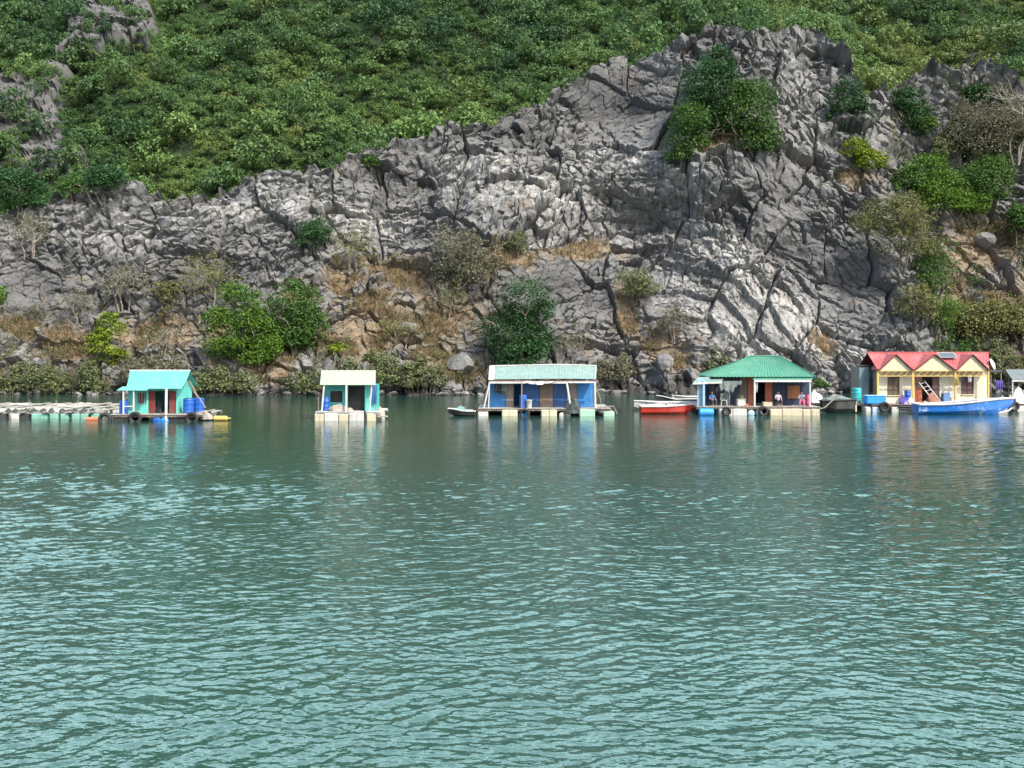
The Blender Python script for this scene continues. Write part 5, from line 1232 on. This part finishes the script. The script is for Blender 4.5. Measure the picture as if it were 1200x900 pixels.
# annexe of bluish planks and its raft at the left
an = thing('shed', 'narrow bluish plank shed leaning on the left side of the red roofed house', 'shed', f.loc())
boards(f.x(1007, 2.2), f.x(1018.5, 2.2), 2.2, zd-.1, f.z(430, 2.2), .04, .12, 14).build('plank_wall', paint('blue_grey_plank', (.15, .24, .28), .8, .5), an)
MB().box(f.x(1007, 2.2), f.x(1007, 2.2)+.04, 2.245, 4.2, zd-.1, f.z(430, 2.2)).build('side_wall', GREY_WOOD, an)
MB().sheet((f.x(1005, 2.1), 2.1, f.z(429, 2.1)), (f.x(1019, 2.1), 2.1, f.z(429, 2.1)), (f.x(1018, 4.3), 4.3, f.z(427, 4.3)), (f.x(1006, 4.3), 4.3, f.z(427, 4.3)), .2, .02).build('roof', DARK, an)
rf = thing('side_raft', 'low tank raft with dark deck at the left of the red roofed house', 'raft', f.loc())
plank_deck(f.x(998), f.x(1019), .2, 4.5, .62, rf, DECK); plank_deck(f.x(1019.5), f.x(1074), -.5, .2, .56, rf, BROWN_WOOD)
floats([(f.x(1012), f.x(1018), -.45, .5, -.08, .36, FOAM), (f.x(1019.5), f.x(1031), -.5, .3, -.08, .34, paint('blue_white_float', (.42, .55, .75), .7, .4)), (f.x(1042), f.x(1051), -.48, .3, -.08, .36, FOAM), (f.x(1052), f.x(1071), -.5, .3, -.08, .30, FOAM)], rf)
MB().tube([(f.x(1050), -.55, .40), (f.x(1072), -.55, .30)], .07).tube([(f.x(1052), -.6, .22), (f.x(1073), -.6, .12)], .06).build('outrigger', DARK, rf)
barrel(f.W(1004, 1.0, .62), 'turquoise water drum standing upright at the left of the side raft', TEAL_PL, .36, 1.1)
tk = box_thing('water_tank', 'tank', f.W(1025, .0, .56), (1.5, .8, .62), CYAN_PL, 'wide bright blue water tank on the raft left of the cream wall', lid=paint('tank_rim', (.30, .55, .80), .5, .2))
barrel(f.W(1063.5, .75, zd), 'dark blue barrel beside the yellow post left of the open door', r=.24, h=.95)
heap('purple_sack', 'sack', f.W(1058.5, .1, zd), (.6, .5, .55), PURPLE, 'purple sack on the raft in front of the dark blue barrel', 82)
heap('white_sack', 'sack', f.W(1066, -.2, .5), (.7, .5, .5), LILAC, 'pale crumpled sack at the left end of the blue boat', 83)
box_thing('crate', 'crate', f.W(1108, .8, zd), (.55, .45, .72), paint('dusty_blue_crate', (.12, .25, .48), .6, .3), 'dusty blue crate against the cream wall right of the open door')
ch = thing('plastic_chair', 'grey white plastic chair on the porch beside the dusty blue crate', 'chair', tuple(f.W(1117, .8, zd)))
MB().rbox(-.2, .2, -.2, .2, .40, .44, .015).build('seat', LILAC, ch); MB().obox((0, .22, .66), (.42, .04, .46), (-.15, 0, 0)).build('backrest', LILAC, ch)
for a in (-1, 1):
    for b_ in (-1, 1): MB().tube([(a*.17, b_*.17, .40), (a*.21, b_*.21, 0)], .025, 6).build('leg', LILAC, ch)
tyre(f.W(1036.5, -.62, .36), 'tyre hung on the raft below the bright blue tank', .36)
ld = thing('ladder', 'white wooden ladder leaning across the open door of the cream house', 'ladder', tuple(f.W(1103, .2, zd+.1)))
A, B_ = Vector((0, 0, 0)), Vector(f.W(1083, 1.1, f.z(446, 1.1))) - Vector(f.W(1103, .2, zd+.1)); off = Vector((-.42, .0, -.12))
for q in (Vector(), off): MB().tube([A+q, B_+q], .045, 5).build('side_rail', WHITE, ld)
for i in range(6):
    t = (i+.5)/6; MB().tube([A*(1-t)+B_*t, A*(1-t)+B_*t+off], .025, 5).build('rung', WHITE, ld)
heap('red_bundle', 'bundle', f.W(1093, .45, zd), (1.1, .5, .75), paint('brick_cloth', (.32, .13, .09), .9, .5), 'heap of reddish nets at the foot of the white ladder', 84)
drape('hanging_clothes', 'clothes', f.W(1136.5, .62, f.z(440, .6)), .30, .5, CLOTH_W, 'white shirt hanging before the right plum brown window', 22)
drape('hanging_clothes', 'clothes', f.W(1126, .62, f.z(440.5, .6)), .35, .42, CLOTH_G, 'grey clothes on the line left of the right window', 23)
drape('hanging_clothes', 'clothes', f.W(1121.5, .45, f.z(442, .6)), .2, .6, paint('yellow_cloth', (.6, .5, .15), .9, .1), 'pale yellow cloth hanging at the yellow post between two gables', 24)

# blue boat in front
def st_b(t): return (.78*(1-ss(.45, 1, t))**.75*(.9+.1*ss(0, .2, t))+.03, -.15+.75*ss(.74, 1, t)**1.3, .72+.42*ss(.15, 1, t))
b = boat('wooden_boat', 'boat', 'long bright blue wooden boat with white gunwale before the cream house', 1131, 75.0, 7.25, st_b, BLUE_BOAT, WHITE, thwarts=4, rimr=.075)
MB().loft([[(1.4, -.50, .97), (3.45, -.06, 1.11), (3.45, .06, 1.11), (1.4, .50, .97)], [(1.4, -.50, 1.01), (3.45, -.06, 1.15), (3.45, .06, 1.15), (1.4, .50, 1.01)]]).build('foredeck', WHITE, b)
MB().box(-3.5, -2.4, -.62, .62, .70, .75).build('stern_deck', WHITE, b)
MB().tube([(3.1, -.18, .3), (3.62, -.1, .85), (3.66, 0, 1.1)], .07).build('stem_post', DARK, b)
MB().tube([(2.2, -.56, .12), (2.9, -.42, .22), (3.3, -.3, .45)], .06).build('rubbing_strake', FOAM, b)
heap('rope_coil', 'rope', Vector(b.location) + Vector((-2.9, 0, .76)), (.5, .5, .16), TWINE, 'coil of rope on the white stern deck of the blue boat', 88)

# open shelter at the right edge
f = Fr(1185, 78.5)
sh = thing('shelter', 'open grey roofed shelter on poles at the right edge of the photo', 'shelter', f.loc())
plank_deck(f.x(1163), f.x(1245), .2, 5, .55, sh, GREY_WOOD); floats([(f.x(1166), f.x(1182), .0, 1, -.1, .36, FOAM), (f.x(1186), f.x(1204), .0, 1, -.1, .36, FOAM), (f.x(1208), f.x(1240), 0, 1, -.1, .36, FOAM)], sh)
MB().sheet((f.x(1188), .2, f.z(445.5)), (f.x(1246), .2, f.z(445.5)), (f.x(1240, 4), 4, f.z(433, 4)), (f.x(1178, 4), 4, f.z(433, 4)), .2, .02).build('roof', paint('grey_sheet', (.15, .17, .18), .6, .4), sh)
MB().box(f.x(1187), f.x(1246), .14, .19, f.z(446.5)-.05, f.z(446.5)+.05).build('beam', WHITE, sh)
for px, d in ((1186.5, .25), (1240, .25), (1182, 3.9), (1236, 3.9)): post(sh, (f.x(px, d), d, .55), (f.x(px, d), d, f.z(446, .2) if d < 1 else f.z(435, 4)), .06, WHITE if d < 1 else GREY_WOOD)
MB().sheet((f.x(1160, 1), 1, f.z(436, 1)), (f.x(1175, 1), 1, f.z(436, 1)), (f.x(1174, 2.6), 2.6, f.z(433.5, 2.6)), (f.x(1159, 2.6), 2.6, f.z(433.5, 2.6)), .2, .02).build('dark_awning', DARK, sh)
for px in (1161, 1173): post(sh, (f.x(px, 1.2), 1.2, .55), (f.x(px, 1.2), 1.2, f.z(436.5, 1.2)), .05, GREY_WOOD)
drape('hanging_clothes', 'clothes', f.W(1171.5, .6, f.z(446, .6)), .55, .72, PURPLE, 'purple cloth hanging at the shelter right of the cream house', 26)
for i, (px, d, w, hh, m_, lb) in enumerate(((1193, .35, 1.0, 1.1, CLOTH_W, 'tall white sack heap in front of the grey shelter pole'), (1184, .3, .6, .6, NET, 'pale net heap left of the tall white sacks'), (1199, .4, .8, .8, FOAM, 'white foam heap at the photo edge right of the tall sacks'), (1176, .4, .7, .5, NET, 'pale net heap under the purple cloth'))):
    heap('sack_heap', 'heap', f.W(px, d, .55), (w, .7, hh), m_, lb, 100+i)
tyre(f.W(1189, -.1, .35), 'tyre hung on the shelter raft at the bow of the blue boat', .34)
